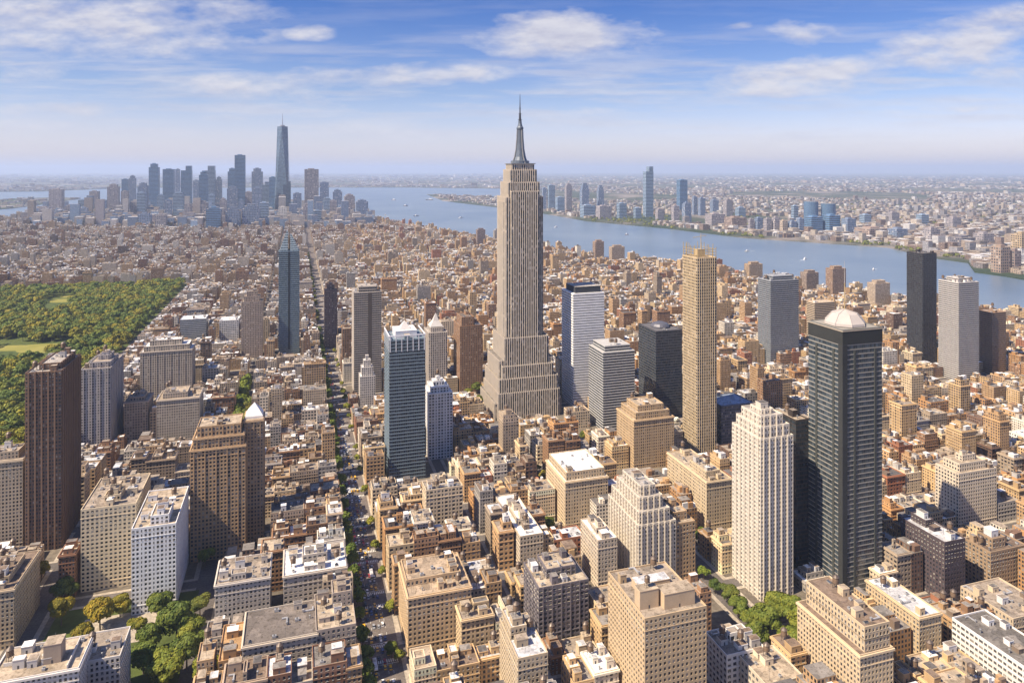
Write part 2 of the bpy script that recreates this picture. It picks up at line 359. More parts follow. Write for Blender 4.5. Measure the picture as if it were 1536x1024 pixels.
# walks in the little square
mb = MB()
for (u0, u1, v0, v1) in [(-150, -100, 552, 590)]:
    mb.quads([[(*to_xy(a, b), .24) for a, b in ((u0, v0), (u1, v0), (u1, v1), (u0, v1))]], M_PAVE)
tag(mb.build('path'), kind='structure')
# ------------------------------------------------------------------ building kit
def style(bay=3.0, fl=3.3, wu=.56, wv=.60, gl=1.0, fins=None, bands=None, depth=.3): return dict(bay=bay, fl=fl, wu=wu, wv=wv, gl=gl, fins=fins, bands=bands, depth=depth)
BRICK = style(); LOFT = style(bay=3.8, fl=3.8, wu=.62, wv=.55); PREWAR = style(bay=2.7, fl=3.2, wu=.54, wv=.62); SMALL = style(bay=2.4, fl=3.1, wu=.52, wv=.60)
RIBBON = style(bay=2.0, fl=3.5, wu=1.01, wv=.5, bands=(.35, 1.5)); CURTAIN = style(bay=1.6, fl=3.6, wu=.9, wv=.74, gl=1.2)
PIER = style(bay=3.0, fl=3.5, wu=.52, wv=.62, fins=(1, .5, .9)); GRID = style(bay=3.4, fl=3.4, wu=.66, wv=.62)
def face_cells(p0, p1, z0, z1, sty):
    L = math.hypot(p1[0] - p0[0], p1[1] - p0[1]); return L, max(1, round(L / sty['bay'])), max(1, round((z1 - z0) / sty['fl']))
def facade(mb, p0, p1, z0, z1, sty, col, level, wins=None):
    L, nb, nf = face_cells(p0, p1, z0, z1, sty)
    a, b = random.randint(0, 400), random.randint(0, 400)
    if level == 'C':
        mb.quads([[(*p0, z0), (*p1, z0), (*p1, z1), (*p0, z1)]], M_FAC, col, [[(a, b), (a + nb, b), (a + nb, b + nf), (a, b + nf)]], (sty['wu'], sty['wv'], sty['gl'])); return
    t = np.array([(p1[0] - p0[0]) / L, (p1[1] - p0[1]) / L]); n = np.array([t[1], -t[0]]); o = np.array(p0, float)
    def P(s, z, dn=0.0):
        s, z = np.broadcast_arrays(np.asarray(s, float), np.asarray(z, float))
        return np.stack([o[0] + t[0] * s - n[0] * dn, o[1] + t[1] * s - n[1] * dn, z], -1)
    bw, fh = L / nb, (z1 - z0) / nf; hw, wh = min(sty['wu'], .92) * bw, sty['wv'] * fh; dep = sty['depth']
    zb = z0 + fh * (np.arange(nf) + (1 - sty['wv']) * .48); zt = zb + wh
    lo = np.concatenate([[z0], zt]); hi = np.concatenate([zb, [z1]]); cc = np.asarray(col, float)
    stone = np.clip(cc * sty.get('base', 1.0) + (.02 if sty.get('base', 1.0) > 1 else 0), 0, .75)
    def shade(z): return np.where(((z < 8.5) | (z > z1 - 3.6))[:, None], stone, cc)         # stone-faced lower storeys and attic
    mb.quads(np.stack([P(0, lo), P(L, lo), P(L, hi), P(0, hi)], 1), M_WALL, shade((lo + hi) / 2))
    pat = np.resize(sty.get('pat', [1.0]), nb); hv = hw * pat; sl = bw * (np.arange(nb) + .5) - hv / 2; sr = sl + hv
    pa = np.concatenate([[0], sr]); pb = np.concatenate([sl, [L]])
    A, Z = np.meshgrid(pa, zb); B, ZT = np.meshgrid(pb, zt); A, B, Z, ZT = A.ravel(), B.ravel(), Z.ravel(), ZT.ravel()
    mb.quads(np.stack([P(A, Z), P(B, Z), P(B, ZT), P(A, ZT)], 1), M_WALL, shade(Z))
    A, Z = np.meshgrid(sl, zb); B, ZT = np.meshgrid(sr, zt); A, B, Z, ZT = A.ravel(), B.ravel(), Z.ravel(), ZT.ravel()
    mb.quads(np.concatenate([np.stack([P(A, Z), P(A, ZT), P(A, ZT, dep), P(A, Z, dep)], 1), np.stack([P(B, Z, dep), P(B, ZT, dep), P(B, ZT), P(B, Z)], 1),
                             np.stack([P(A, Z, dep), P(B, Z, dep), P(B, Z), P(A, Z)], 1), np.stack([P(A, ZT), P(B, ZT), P(B, ZT, dep), P(A, ZT, dep)], 1)]), M_WALL, col)
    if wins is None:
        I, J = np.meshgrid(np.arange(nb), np.arange(nf)); I, J = I.ravel() + a + .5, J.ravel() + b + .5
        uv = np.repeat(np.stack([I, J], -1)[:, None, :], 4, 1)
        mb.quads(np.stack([P(A, Z, dep), P(B, Z, dep), P(B, ZT, dep), P(A, ZT, dep)], 1), M_PANE, (0, 0, 0), uv)
    else:
        ang = math.atan2(n[1], n[0]) + math.pi / 2
        for q, ww in zip(P((A + B) / 2, (Z + ZT) / 2, dep), B - A): wins.append((tuple(q), ang, float(ww), wh))
def tier(mb, x0, x1, y0, y1, z0, z1, sty, col, level, side, wins=None):
    fr = ((x0, y0), (x1, y0)); rt = ((x1, y0), (x1, y1)); bk = ((x1, y1), (x0, y1)); lf = ((x0, y1), (x0, y0))
    for nm, (a, b) in (('F', fr), ('R', rt), ('B', bk), ('L', lf)):
        seen = nm == 'F' or nm == side
        facade(mb, a, b, z0, z1, sty, col, level if seen else 'C', wins if seen else None)
    zt = z1 + 1.0
    Q = [[(*a, z1), (*b, z1), (*b, zt), (*a, zt)] for a, b in (fr, rt, bk, lf)]; mb.quads(Q, M_WALL, col)
    if sty['fins']:
        e, dp, wd = sty['fins']; B = []; up = sty.get('up', .6)
        L, nb, nf = face_cells(*fr, z0, z1, sty)
        for i in range(1, nb, e): x = x0 + (x1 - x0) * i / nb; B += [(x - wd / 2, x + wd / 2, y0 - dp, y0 + .1, z0, z1 + up), (x - wd / 2, x + wd / 2, y1 - .1, y1 + dp, z0, z1 + up)]
        L, nb, nf = face_cells(*rt, z0, z1, sty)
        for i in range(1, nb, e): y = y0 + (y1 - y0) * i / nb; B += [(x0 - dp, x0 + .1, y - wd / 2, y + wd / 2, z0, z1 + up), (x1 - .1, x1 + dp, y - wd / 2, y + wd / 2, z0, z1 + up)]
        if B: mb.boxes(B, M_WALL, np.array(col) * 1.04)
    if level != 'C' and not sty['bands'] and z1 - z0 > 12:        # string courses
        fh = (z1 - z0) / face_cells(*fr, z0, z1, sty)[2]; B = []
        for z in (z0 + 2 * fh, z1 - 2 * fh): B += [(x0 - .22, x1 + .22, y0 - .22, y0 - .01, z - .25, z + .2), (x0 - .22, x0 - .01, y0, y1 + .22, z - .25, z + .2), (x1 + .01, x1 + .22, y0, y1 + .22, z - .25, z + .2)]
        mb.boxes(B, M_TRIM, np.clip(np.array(col) * 1.15, 0, .8), True)
    if sty['bands']:
        dp, bh = sty['bands']; L, nb, nf = face_cells(*fr, z0, z1, sty); fh = (z1 - z0) / nf
        mb.boxes([(x0 - dp, x1 + dp, y0 - dp, y1 + dp, z0 + fh * k - bh / 2, z0 + fh * k + bh / 2) for k in range(1, nf + 1)], M_WALL, sty.get('bcol', col), True)
def roof(mr, x0, x1, y0, y1, z, col, rcol, t=.45):
    h = z + 1.0
    mr.quads([[(x0 + t, y0 + t, z), (x1 - t, y0 + t, z), (x1 - t, y1 - t, z), (x0 + t, y1 - t, z)]], M_ROOF, rcol)
    o = [(x0, y0), (x1, y0), (x1, y1), (x0, y1)]; i = [(x0 + t, y0 + t), (x1 - t, y0 + t), (x1 - t, y1 - t), (x0 + t, y1 - t)]
    for k in range(4):
        j = (k + 1) % 4
        mr.quads([[(*o[k], h), (*o[j], h), (*i[j], h), (*i[k], h)], [(*i[j], z), (*i[k], z), (*i[k], h), (*i[j], h)]], M_TRIM, np.clip(np.array(col) * 1.1, 0, .8))
_wm = {}
def window_mesh(hw, wh, var=0):
    k = (round(hw, 2), round(wh, 2), var)
    if k not in _wm:
        mb = MB(); mb.quads([[(-hw / 2, 0, -wh / 2), (hw / 2, 0, -wh / 2), (hw / 2, 0, wh / 2), (-hw / 2, 0, wh / 2)]], M_PANE)
        fr = .09; c = (.30, .28, .25)
        mb.boxes([(-hw / 2, hw / 2, -.07, .02, -wh / 2, -wh / 2 + fr), (-hw / 2, hw / 2, -.07, .02, wh / 2 - fr, wh / 2), (-hw / 2, -hw / 2 + fr, -.06, .02, -wh / 2 + fr, wh / 2 - fr),
                  (hw / 2 - fr, hw / 2, -.06, .02, -wh / 2 + fr, wh / 2 - fr), (-hw / 2 + fr, hw / 2 - fr, -.05, .02, -.045, .045)], M_METAL, c)
        mb.box(-hw / 2, hw / 2, -.42, -.07, -wh / 2, -wh / 2 + .08, M_TRIM, (.42, .37, .3))
        if var == 1: mb.box(-.36, .36, -.5, .02, -wh / 2 + .09, -wh / 2 + .52, M_METAL, (.5, .5, .48))
        if var == 2: mb.quads([[(-hw / 2 + fr, -.03, -.05), (hw / 2 - fr, -.03, -.05), (hw / 2 - fr, -.03, wh / 2 - fr), (-hw / 2 + fr, -.03, wh / 2 - fr)]], M_TRIM, (.55, .52, .46))
        if var == 3: mb.quads([[(-hw / 2 + fr, -.03, wh * .2), (hw / 2 - fr, -.03, wh * .2), (hw / 2 - fr, -.03, wh / 2 - fr), (-hw / 2 + fr, -.03, wh / 2 - fr)]], M_TRIM, (.42, .36, .28))
        _wm[k] = mb.mesh('window')
    return _wm[k]
def put_windows(root, wins, cxy):
    """the hundred panes nearest the eye stand as parts, what is left of them is one part"""
    if not wins: return
    # rank by how close to eye and how high they stand
    a = root.rotation_euler.z; ca, sa = math.cos(a), math.sin(a)
    def far(wn):
        (x, y, z), _, _, _ = wn
        X, Y, Z = cxy[0] + x * ca - y * sa, cxy[1] + x * sa + y * ca, z
        px, py = pix(X, Y, Z); out = 0 if (0 < px < 1536 and py < 1024) else 1e6
        return out + X * X + Y * Y + (H0 - Z) ** 2 * 4
    wins = sorted(wins, key=far)
    for q, ang, hw, wh in wins[:100]:
        o = bpy.data.objects.new('window', window_mesh(hw, wh, random.choices((0, 1, 2, 3), (6, 2, 1.2, 1.2))[0])); COL.objects.link(o); o.parent = root; o.location = q; o.rotation_euler = (0, 0, ang)
    rest = wins[100:]
    if rest:
        mb = MB(); PP, UU = [], []
        for i, (q, ang, hw, wh) in enumerate(rest):
            ux, uy = math.cos(ang) * hw / 2, math.sin(ang) * hw / 2; x, y, z = q
            PP.append([(x - ux, y - uy, z - wh / 2), (x + ux, y + uy, z - wh / 2), (x + ux, y + uy, z + wh / 2), (x - ux, y - uy, z + wh / 2)]); UU.append([(i % 97 + .5, i // 97 + .5)] * 4)
        mb.quads(PP, M_PANE, (0, 0, 0), UU); tag(mb.build('window', root), kind='stuff')
# shared roof gear
def _ac():
    mb = MB(); mb.box(-1.1, 1.1, -.8, .8, .15, 1.35, M_METAL, (.42, .42, .42)); mb.lathe([(.6, 1.36), (.6, 1.5), (.45, 1.5), (.1, 1.42)], 10, M_METAL, (.12, .12, .12)); mb.box(-1.0, 1.0, -.7, .7, 0, .15, M_METAL, (.1, .1, .1)); return mb.mesh('air_conditioner')
def _tank():
    mb = MB(); w_ = (.20, .13, .08)
    for sx in (-1, 1):
        for sy in (-1, 1): mb.tube((sx * 1.4, sy * 1.4, 0), (sx * 1.2, sy * 1.2, 3.4), .14, .14, M_METAL, (.08, .07, .06), 5)
    mb.box(-1.7, 1.7, -1.7, 1.7, 3.3, 3.55, M_METAL, (.1, .08, .07))
    mb.lathe([(0.01, 3.56), (1.95, 3.56), (2.0, 5.2), (1.9, 7.3)], 14, M_WOOD, w_)
    for z in (4.0, 4.9, 5.8, 6.7): mb.lathe([(2.0, z), (2.06, z + .05), (2.0, z + .1)], 14, M_METAL, (.06, .06, .06))
    mb.lathe([(2.2, 7.2), (1.1, 8.2), (.02, 8.9)], 14, M_METAL, (.13, .10, .08)); return mb.mesh('water_tank')
def _vent():
    mb = MB(); mb.lathe([(.35, 0), (.35, 1.6), (.6, 1.7), (.6, 2.0), (.02, 2.3)], 8, M_METAL, (.3, .3, .3)); return mb.mesh('roof_vent')
def _sky():
    mb = MB(); mb.box(-1.5, 1.5, -1, 1, 0, .5, M_METAL, (.35, .34, .32)); mb.quads([[(-1.4, -.9, .52), (1.4, -.9, .52), (1.4, 0, 1.0), (-1.4, 0, 1.0)], [(1.4, .9, .52), (-1.4, .9, .52), (-1.4, 0, 1.0), (1.4, 0, 1.0)]], M_PANE); return mb.mesh('skylight')
def _duct():
    mb = MB(); mb.boxes([(-3.2, 3.2, -.35, .35, .3, 1.0), (2.5, 3.2, .36, 3.0, .3, 1.0), (-3.1, -2.6, -.25, .25, 0, .3), (0, .4, -.25, .25, 0, .3), (2.6, 3.0, 2.3, 2.7, 0, .3)], M_METAL, (.5, .5, .5), True); mb.box(-3.5, -2.4, -.6, .6, 1.0, 1.9, M_METAL, (.38, .38, .38)); return mb.mesh('duct')
def _mast():
    mb = MB(); mb.tube((0, 0, 0), (0, 0, 6.5), .09, .05, M_METAL, (.2, .2, .2), 5)
    for z in (4.6, 5.4, 6.2): mb.tube((-.9, 0, z), (.9, 0, z), .05, .05, M_METAL, (.2, .2, .2), 4)
    return mb.mesh('antenna')
GEAR = {'duct': _duct(), 'antenna': _mast(), 'air_conditioner': _ac(), 'water_tank': _tank(), 'roof_vent': _vent(), 'skylight': _sky()}
def gear(kind, root, x, y, z, rz=0.0, sc=1.0):
    o = bpy.data.objects.new(kind, GEAR[kind]); COL.objects.link(o); o.parent = root; o.location = (x, y, z); o.rotation_euler = (0, 0, rz); o.scale = (sc, sc, sc); return o
def bulkhead(root, x0, x1, y0, y1, z0, z1, col, rcol=(.25, .22, .19), name='bulkhead'):
    mb = MB(); mb.boxes([(x0, x1, y0, y1, z0, z1)], M_WALL, col)
    mb.boxes([(x0 - .15, x1 + .15, y0 - .15, y1 + .15, z1 - .35, z1 + .12)], M_TRIM, np.clip(np.array(col) * 1.15, 0, .8))
    mb.quads([[(x0, y0, z1 + .125), (x1, y0, z1 + .125), (x1, y1, z1 + .125), (x0, y1, z1 + .125)]], M_ROOF, rcol)
    w_ = min(1.0, (x1 - x0) * .3); xm = (x0 + x1) / 2
    mb.quads([[(xm - w_ / 2, y0 - .02, z0), (xm + w_ / 2, y0 - .02, z0), (xm + w_ / 2, y0 - .02, z0 + 2.1), (xm - w_ / 2, y0 - .02, z0 + 2.1)]], M_METAL, (.08, .08, .09))
    return mb.build(name, root)
def clutter(root, x0, x1, y0, y1, z, col, n=3, tank=.3, rich=True):
    """stair and lift housings, tanks and machines spread over the cells of a roof; returns what was put there"""
    got = []; w_, d_ = x1 - x0, y1 - y0
    if w_ < 5 or d_ < 5: return got
    nx, ny = max(1, int(w_ // 6.2)), max(1, int(d_ // 6.2)); cells = [(i, j) for i in range(nx) for j in range(ny)]; random.shuffle(cells)
    cw, ch = w_ / nx, d_ / ny; done_tank = False
    for q, (i, j) in enumerate(cells[: n + (5 if rich else 1)]):
        cx, cy = x0 + cw * (i + .5), y0 + ch * (j + .5)
        if q == 0 or (q < n and random.random() < .55):
            bw, bd, bh = min(cw, 9) * random.uniform(.5, .85), min(ch, 9) * random.uniform(.5, .85), random.uniform(2.8, 5.5)
            f = random.uniform(.75, 1.2); hb = bulkhead(root, cx - bw / 2, cx + bw / 2, cy - bd / 2, cy + bd / 2, z, z + bh, np.clip(np.array(col) * f, 0, .75) if random.random() < .75 else random.choice([(.62, .61, .6), (.45, .43, .4), (.2, .15, .11)]), random.choice(ROOFS)); got.append('bulkhead')
            if not done_tank and random.random() < tank and bw > 4 and bd > 4: gear('water_tank', hb, cx, cy, z + bh + .12, random.random()); got.append('water_tank'); done_tank = True
        elif not done_tank and random.random() < tank: gear('water_tank', root, cx, cy, z, random.random()); got.append('water_tank'); done_tank = True
        elif rich:
            k = random.choice(['air_conditioner', 'air_conditioner', 'duct', 'skylight', 'roof_vent', 'antenna']); gear(k, root, cx + random.uniform(-.8, .8), cy + random.uniform(-.8, .8), z, random.choice([0, math.pi / 2]), random.uniform(.9, 1.3)); got.append(k)
    return got
TAR, GRAVEL, SILVER, WHITE_R, BROWN_R, TAN_R = (.13, .12, .115), (.30, .25, .20), (.52, .52, .53), (.74, .73, .72), (.19, .14, .105), (.38, .31, .23)
ROOFS = [TAR, GRAVEL, GRAVEL, SILVER, WHITE_R, BROWN_R, TAN_R, (.22, .20, .18)]
ROOFN = {TAR: 'dark tar', GRAVEL: 'gravel', SILVER: 'silver', WHITE_R: 'white', BROWN_R: 'brown', TAN_R: 'tan', (.22, .20, .18): 'grey'}
def block(spec, level):
    """builds one building from its tiers; spec: u,v,w,d,tiers[(x0,x1,y0,y1,z0,z1,roof colour)],style,col"""
    x, y = to_xy(spec['u'], spec['v']); root = empty(spec['name'], (x, y, .16), TH)
    side = 'L' if pix(x, y, 0)[0] > 445 else 'R'
    mw, mr = MB(), MB(); wins = [] if level == 'A' else None
    for (x0, x1, y0, y1, z0, z1, rc) in spec['tiers']:
        tier(mw, x0, x1, y0, y1, z0, z1, spec['style'], spec['col'], level, side, wins); roof(mr, x0, x1, y0, y1, z1, spec['col'], rc)
    mw.build('wall', root); mr.build('roof', root)
    if wins: put_windows(root, wins, (x, y))
    if spec.get('cornice'):
        mc = MB()
        for (x0, x1, y0, y1, z0, z1, rc) in spec['tiers'][:spec['cornice']]:
            p, h = .7, 1.0; cc = np.clip(np.array(spec['col']) * 1.2, 0, .75)
            mc.boxes([(x0 - p, x1 + p, y0 - p, y0 - .02, z1 - h, z1 + .3), (x0 - p, x1 + p, y1 + .02, y1 + p, z1 - h, z1 + .3), (x0 - p, x0 - .02, y0 - .02, y1 + .02, z1 - h, z1 + .3), (x1 + .02, x1 + p, y0 - .02, y1 + .02, z1 - h, z1 + .3)], M_TRIM, cc, True)
        mc.build('cornice', root)
    return root, side
# ------------------------------------------------------------------ landmark buildings, located from the photograph's rows and columns
HEROES = []; RECTS = []
def hero(short, label, xl, xc, xr, ytop, yb=None, H=None, st=BRICK, col=(.45, .34, .22), rc=GRAVEL, ups=(), d=None, level='A', cat='building', name='apartment_building', cornice=0, extra=None, n=3, tank=.3, fit=None, vis=None, front=False):
    Y = F * (H0 - H) / (ytop - HY) if H else F * H0 / (yb - HY)
    if front: xc = xl
    X = (xc - CX) / F * Y; H = H or H0 - (ytop - HY) * Y / F
    ml, mr_ = (xl - CX) / F, (xr - CX) / F; left = xc < 445 and not front
    if not left:
        w_ = (mr_ * Y - X) / (c_ - mr_ * s_); dd = (X - ml * Y) / (s_ + ml * c_) if abs(s_ + ml * c_) > 1e-3 else 30
    else:
        w_ = (X - ml * Y) / (c_ - ml * s_); dd = (X - mr_ * Y) / (s_ + mr_ * c_) if abs(s_ + mr_ * c_) > 1e-3 else 30
    d_ = d or min(max(dd, 12), 95)
    u, v = to_uv(X, Y); u += (-w_ / 2 if left else w_ / 2); v += d_ / 2
    a, b = w_ / 2, d_ / 2; t = [(-a, a, -b, b, 0, H, rc)]; z = H; A = [-a, a, -b, b]
    for (il, ir, jf, jb, h) in ups:                        # insets as shares of width and depth, height in metres
        A = [A[0] + il * w_, A[1] - ir * w_, A[2] + jf * d_, A[3] - jb * d_]; t.append((*A, z + 1.02 if False else z, z + h, rc)); z += h
    sp = dict(u=u, v=v, w=w_, d=d_, H=H, z=z, tiers=t, style=st | dict(pat=random.choice([[1.0], [1.0, 1.0, .55], [1.1, .8], [1.0]])), col=col, name=name, label=label, cat=cat, short=short, level=level, cornice=cornice, extra=extra, top=A, n=n, tank=tank, px=(xl, xr), vis=vis if vis else (yb or 1100), Y=Y, rc=rc)
    HEROES.append(sp); RECTS.append((u - a, u + a, v - b, v + b)); return sp
BRN, RED, TANB, BEIGE, CREAM, WHT, GREY, DRK = (.20, .128, .088), (.24, .125, .08), (.42, .30, .18), (.52, .41, .28), (.60, .51, .38), (.70, .67, .61), (.36, .33, .30), (.045, .05, .06)
GOLD = (.50, .37, .21)
# --- to the west of the main avenue
hero('brown slab tower', 'tall dark brown brick slab tower with deep vertical recesses at the edge of the park', 38, 92, 121, 557, 822, st=style(2.6, 3.2, .64, .60, fins=(2, 1.0, 1.3)), col=BRN, rc=GREY, ups=[(.30, .10, .15, .15, 5)], name='apartment_tower', cat='tower', n=2)
hero('grey park tower', 'slender grey tower with white pier and ragged roof behind the brown slab tower', 121, 166, 185, 552, 672, st=style(2.8, 3.2, .60, .58, fins=(3, .9, 1.0)), col=(.38, .35, .34), rc=GRAVEL, ups=[(.25, .05, .1, .3, 6), (.2, .1, .2, .1, 5)], name='apartment_tower', cat='tower')
hero('terraced slab', 'broad limestone apartment slab with white terraced penthouse overlooking the park', 210, 288, 299, 524, 592, st=style(3.2, 3.3, .58, .62, fins=(3, .4, .7)), col=(.43, .37, .30), rc=WHITE_R, ups=[(.06, .06, .1, .1, 7), (.10, .16, .15, .15, 7)], d=36, level='B', cornice=1)
hero('arched cream block', 'cream apartment block with dark window rows and stepped corner housings below the terraced slab', 235, 299, 312, 596, 664, st=PREWAR, col=(.47, .40, .32), rc=TAN_R, ups=[(.12, .30, .15, .2, 6)], d=40, level='B', cornice=1)
hero('squat brown block', 'squat brown block with curved cornice between the grey tower and the cream block', 186, 222, 229, 602, 657, st=BRICK, col=(.33, .26, .21), rc=GRAVEL, ups=[(.2, .2, .2, .2, 4)], d=34, level='B', cornice=1)
hero('terraced tan palace', 'big tan brick apartment palace with stepped terraces beside a white pyramid roof', 285, 368, 371, 668, 832, st=style(2.9, 3.3, .58, .60, fins=(3, .5, .8)), col=(.40, .275, .16), rc=TAN_R, ups=[(.05, .03, .06, .06, 9), (.06, .06, .1, .06, 8)], d=36, cornice=2, tank=0)
sp = hero('white pyramid tower', 'tan tower carrying a white pyramid roof against the terraced palace', 366, 395, 398, 630, 812, st=style(2.9, 3.3, .58, .60, fins=(2, .5, .8)), col=(.39, .28, .18), rc=TAN_R, d=28, cornice=1, n=0, extra='pyramid')
hero('long cream block', 'long pale cream apartment block with regular dark windows behind the bright white block', 121, 204, 226, 756, 876, st=style(3.3, 3.3, .56, .55), col=(.60, .50, .35), rc=GRAVEL, ups=[(.35, .35, .2, .5, 4)], tank=.9)
hero('bright white block', 'bright white apartment block with a round topped roof house by the leafy square', 197, 264, 283, 786, 912, st=style(2.9, 3.3, .58, .58), col=(.74, .74, .74), rc=TAN_R, ups=[(.40, .18, .06, .62, 6)])
hero('cut off tan tower', 'tan brick block half hidden beside the brown slab tower', -70, 34, 39, 690, 824, st=PREWAR, col=(.40, .33, .25), rc=GRAVEL, ups=[(.3, .1, .2, .2, 6)], d=30, cornice=1)
hero('tan corner block', 'tan block with long lit flank and cluttered roof west of the square', -62, 21, 60, 884, 972, st=PREWAR, col=(.44, .35, .24), rc=BROWN_R, ups=[(.2, .2, .2, .2, 4)], cornice=1, n=5)
hero('wide white roofed block', 'wide pale block with rambling white parapets and a square roof tower', -20, 118, 152, 1003, H=45, st=PREWAR, col=(.60, .57, .53), rc=TAN_R, ups=[], n=6, d=31, cornice=1, extra='lift_tower')
hero('low white wing', 'low white wing beside the wide pale block', 118, 180, 188, 985, H=36, st=PREWAR, col=(.60, .57, .53), rc=GRAVEL, d=29, n=2)
hero('dark flat roofed block', 'pale brick block with broad dark flat roof beside the avenue', 363, 474, 476, 972, H=40, st=style(3.1, 3.3, .5, .55), col=(.46, .40, .32), rc=(.17, .145, .125), d=36, n=5, cornice=1, tank=0, front=True)
hero('stepped grey block', 'narrow grey brick block with tall rear housing on the avenue corner', 474, 532, 534, 948, H=41, st=BRICK, col=(.36, .30, .25), rc=TAN_R, ups=[(.45, .05, .55, .05, 9)], d=40, n=3, front=True)
hero('orange brick block', 'narrow orange brown brick block beside the dark flat roof', 327, 361, 366, 988, H=34, st=BRICK, col=(.42, .25, .12), rc=(.42, .27, .14), d=36, n=2)
hero('white fronted block', 'whitish brick block with rows of dark arched windows above the square', 322, 405, 408, 866, 942, st=style(2.8, 3.3, .52, .56), col=(.50, .45, .39), rc=GRAVEL, ups=[(.28, .45, .1, .7, 4)], d=34, n=4, cornice=1)
hero('grey cornice block', 'light grey block with strong cornice and white roof on the avenue', 425, 517, 520, 866, 942, st=style(3.4, 3.5, .6, .55), col=(.45, .40, .34), rc=WHITE_R, ups=[(.3, .3, .35, .25, 6)], d=38, n=4, cornice=1, front=True)
hero('slim glass needle', 'slim pale blue glass tower with dark central slot and pointed crown', 418, 446, 449, 378, 532, st=style(1.7, 3.7, .86, .70, 1.6, bands=(.25, .5)), col=(.22, .30, .36), rc=SILVER, d=34, level='C', name='skyscraper', cat='tower', n=0, extra='needle', front=True)
hero('tan slab tower', 'tan brick tower west of the slim glass tower with stepped brown top', 362, 394, 397, 452, 536, st=PREWAR, col=(.38, .30, .24), rc=GRAVEL, ups=[(.12, .12, .1, .1, 9), (.12, .12, .1, .1, 8)], d=30, level='C', name='apartment_tower', cat='tower')
hero('glass row house', 'low glass fronted block with white frame at the park corner', 270, 309, 313, 478, 508, st=CURTAIN, col=(.50, .52, .55), rc=WHITE_R, d=40, level='C', n=2)
hero('white grid block', 'low white gridded block beside the tan slab tower', 329, 358, 361, 480, 512, st=GRID, col=(.64, .63, .62), rc=WHITE_R, d=36, level='C', n=2)
# --- the avenue's east side to the middle
hero('blue glass tower', 'dark blue glass tower with pale crown beside the avenue', 576, 584, 638, 512, 724, st=style(1.9, 3.7, .86, .66, 1.2, bands=(.3, .7)), col=(.16, .21, .25), rc=WHITE_R, d=44, level='C', name='glass_tower', cat='tower', n=1, tank=0, extra='glass_crown')
hero('white gridded tower', 'white gridded tower with arched top openings beside the blue glass tower', 638, 643, 679, 592, 690, st=style(3.4, 3.4, .64, .62), col=(.70, .69, .68), rc=WHITE_R, ups=[(.12, .12, .12, .12, 6), (.15, .15, .2, .2, 5)], d=34, level='B', name='apartment_tower', cat='tower')
hero('twin bay tower', 'tall grey tower of rounded balcony bays with dark central slot', 524, 531, 572, 440, 592, st=style(2.6, 3.3, .9, .5, bands=(.5, 1.3)), col=(.36, .32, .28), rc=TAN_R, ups=[(.18, .18, .1, .2, 8)], d=40, level='C', name='apartment_tower', cat='tower', n=1, extra='slot')
hero('small white spire', 'small white stepped tower with pointed top before the grey bay tower', 537, 540, 563, 566, 612, st=PREWAR, col=(.58, .54, .49), rc=WHITE_R, ups=[(.12, .12, .12, .12, 12), (.14, .14, .14, .14, 9), (.14, .14, .14, .14, 6)], d=22, level='C', name='office_tower', cat='tower', n=0)
hero('thin brown tower', 'thin dark brown tower standing alone on the avenue', 484, 487, 506, 436, 522, st=PREWAR, col=(.22, .15, .12), rc=BROWN_R, ups=[(.2, .2, .2, .2, 9)], d=30, level='C', name='office_tower', cat='tower', n=1)
hero('brown brick office', 'brown brick tower with stepped shoulders beside the great spired skyscraper', 679, 690, 724, 490, 590, st=PREWAR, col=(.30, .175, .10), rc=BROWN_R, ups=[(.1, .35, .1, .1, 12)], d=44, level='C', name='office_tower', cat='tower', n=2)
hero('pale pointed office', 'pale grey office tower with pyramid tip behind the white gridded tower', 634, 643, 671, 500, 588, st=PIER, col=(.50, .45, .39), rc=GREY, ups=[(.15, .15, .15, .15, 6)], d=40, level='C', name='office_tower', cat='tower', n=0, extra='tip')
hero('white ribbon tower', 'white tower of horizontal window bands with dark roof box beside the spired skyscraper', 848, 860, 906, 442, 612, st=style(2.0, 3.6, 1.01, .34, 1.2, bands=(.3, 2.5)), col=(.80, .79, .78), rc=TAR, d=44, level='C', name='office_tower', cat='tower', n=0, extra='dark_top')
hero('grey banded tower', 'grey glass tower with pale bands and chamfered flat roof before the white ribbon tower', 888, 905, 952, 530, 648, st=style(1.8, 3.5, 1.01, .55, 1.3, bands=(.35, 1.0)), col=(.42, .41, .40), rc=TAN_R, ups=[(.1, .1, .1, .1, 7)], d=46, level='C', name='glass_tower', cat='tower', n=1)
hero('black glass tower', 'black glass tower with domed roof plant between the grey banded and golden towers', 958, 984, 1023, 498, 628, st=style(1.8, 3.6, .9, .7, 1.0, bands=(.15, .5)) | dict(bcol=(.12, .115, .12)), col=(.035, .038, .05), rc=TAR, d=50, level='C', name='glass_tower', cat='tower', n=1, tank=0, extra='low_dome')
hero('golden slender tower', 'slender golden stone tower topped by scaffold and a crane frame', 1024, 1046, 1075, 388, 682, st=style(2.9, 3.6, .68, .66, fins=(1, .45, .8)), col=(.52, .41, .26), rc=TAN_R, d=None, level='C', name='apartment_tower', cat='tower', n=0, extra='scaffold')
hero('ribbed tan block', 'bulky tan brick block with stepped octagonal top below the black glass tower', 936, 951, 1011, 632, 706, st=PREWAR, col=(.47, .34, .20), rc=TAN_R, ups=[(.08, .08, .08, .08, 7), (.1, .1, .1, .1, 6)], d=44, level='B', cornice=1)
hero('grey glass pair', 'grey glass tower with rounded stacked balconies standing near the river', 1137, 1156, 1198, 422, 548, st=style(1.8, 3.5, .92, .6, 1.4, bands=(.35, .9)), col=(.30, .31, .33), rc=GREY, ups=[(.15, .15, .15, .15, 7)], d=None, level='C', name='glass_tower', cat='tower', n=1)
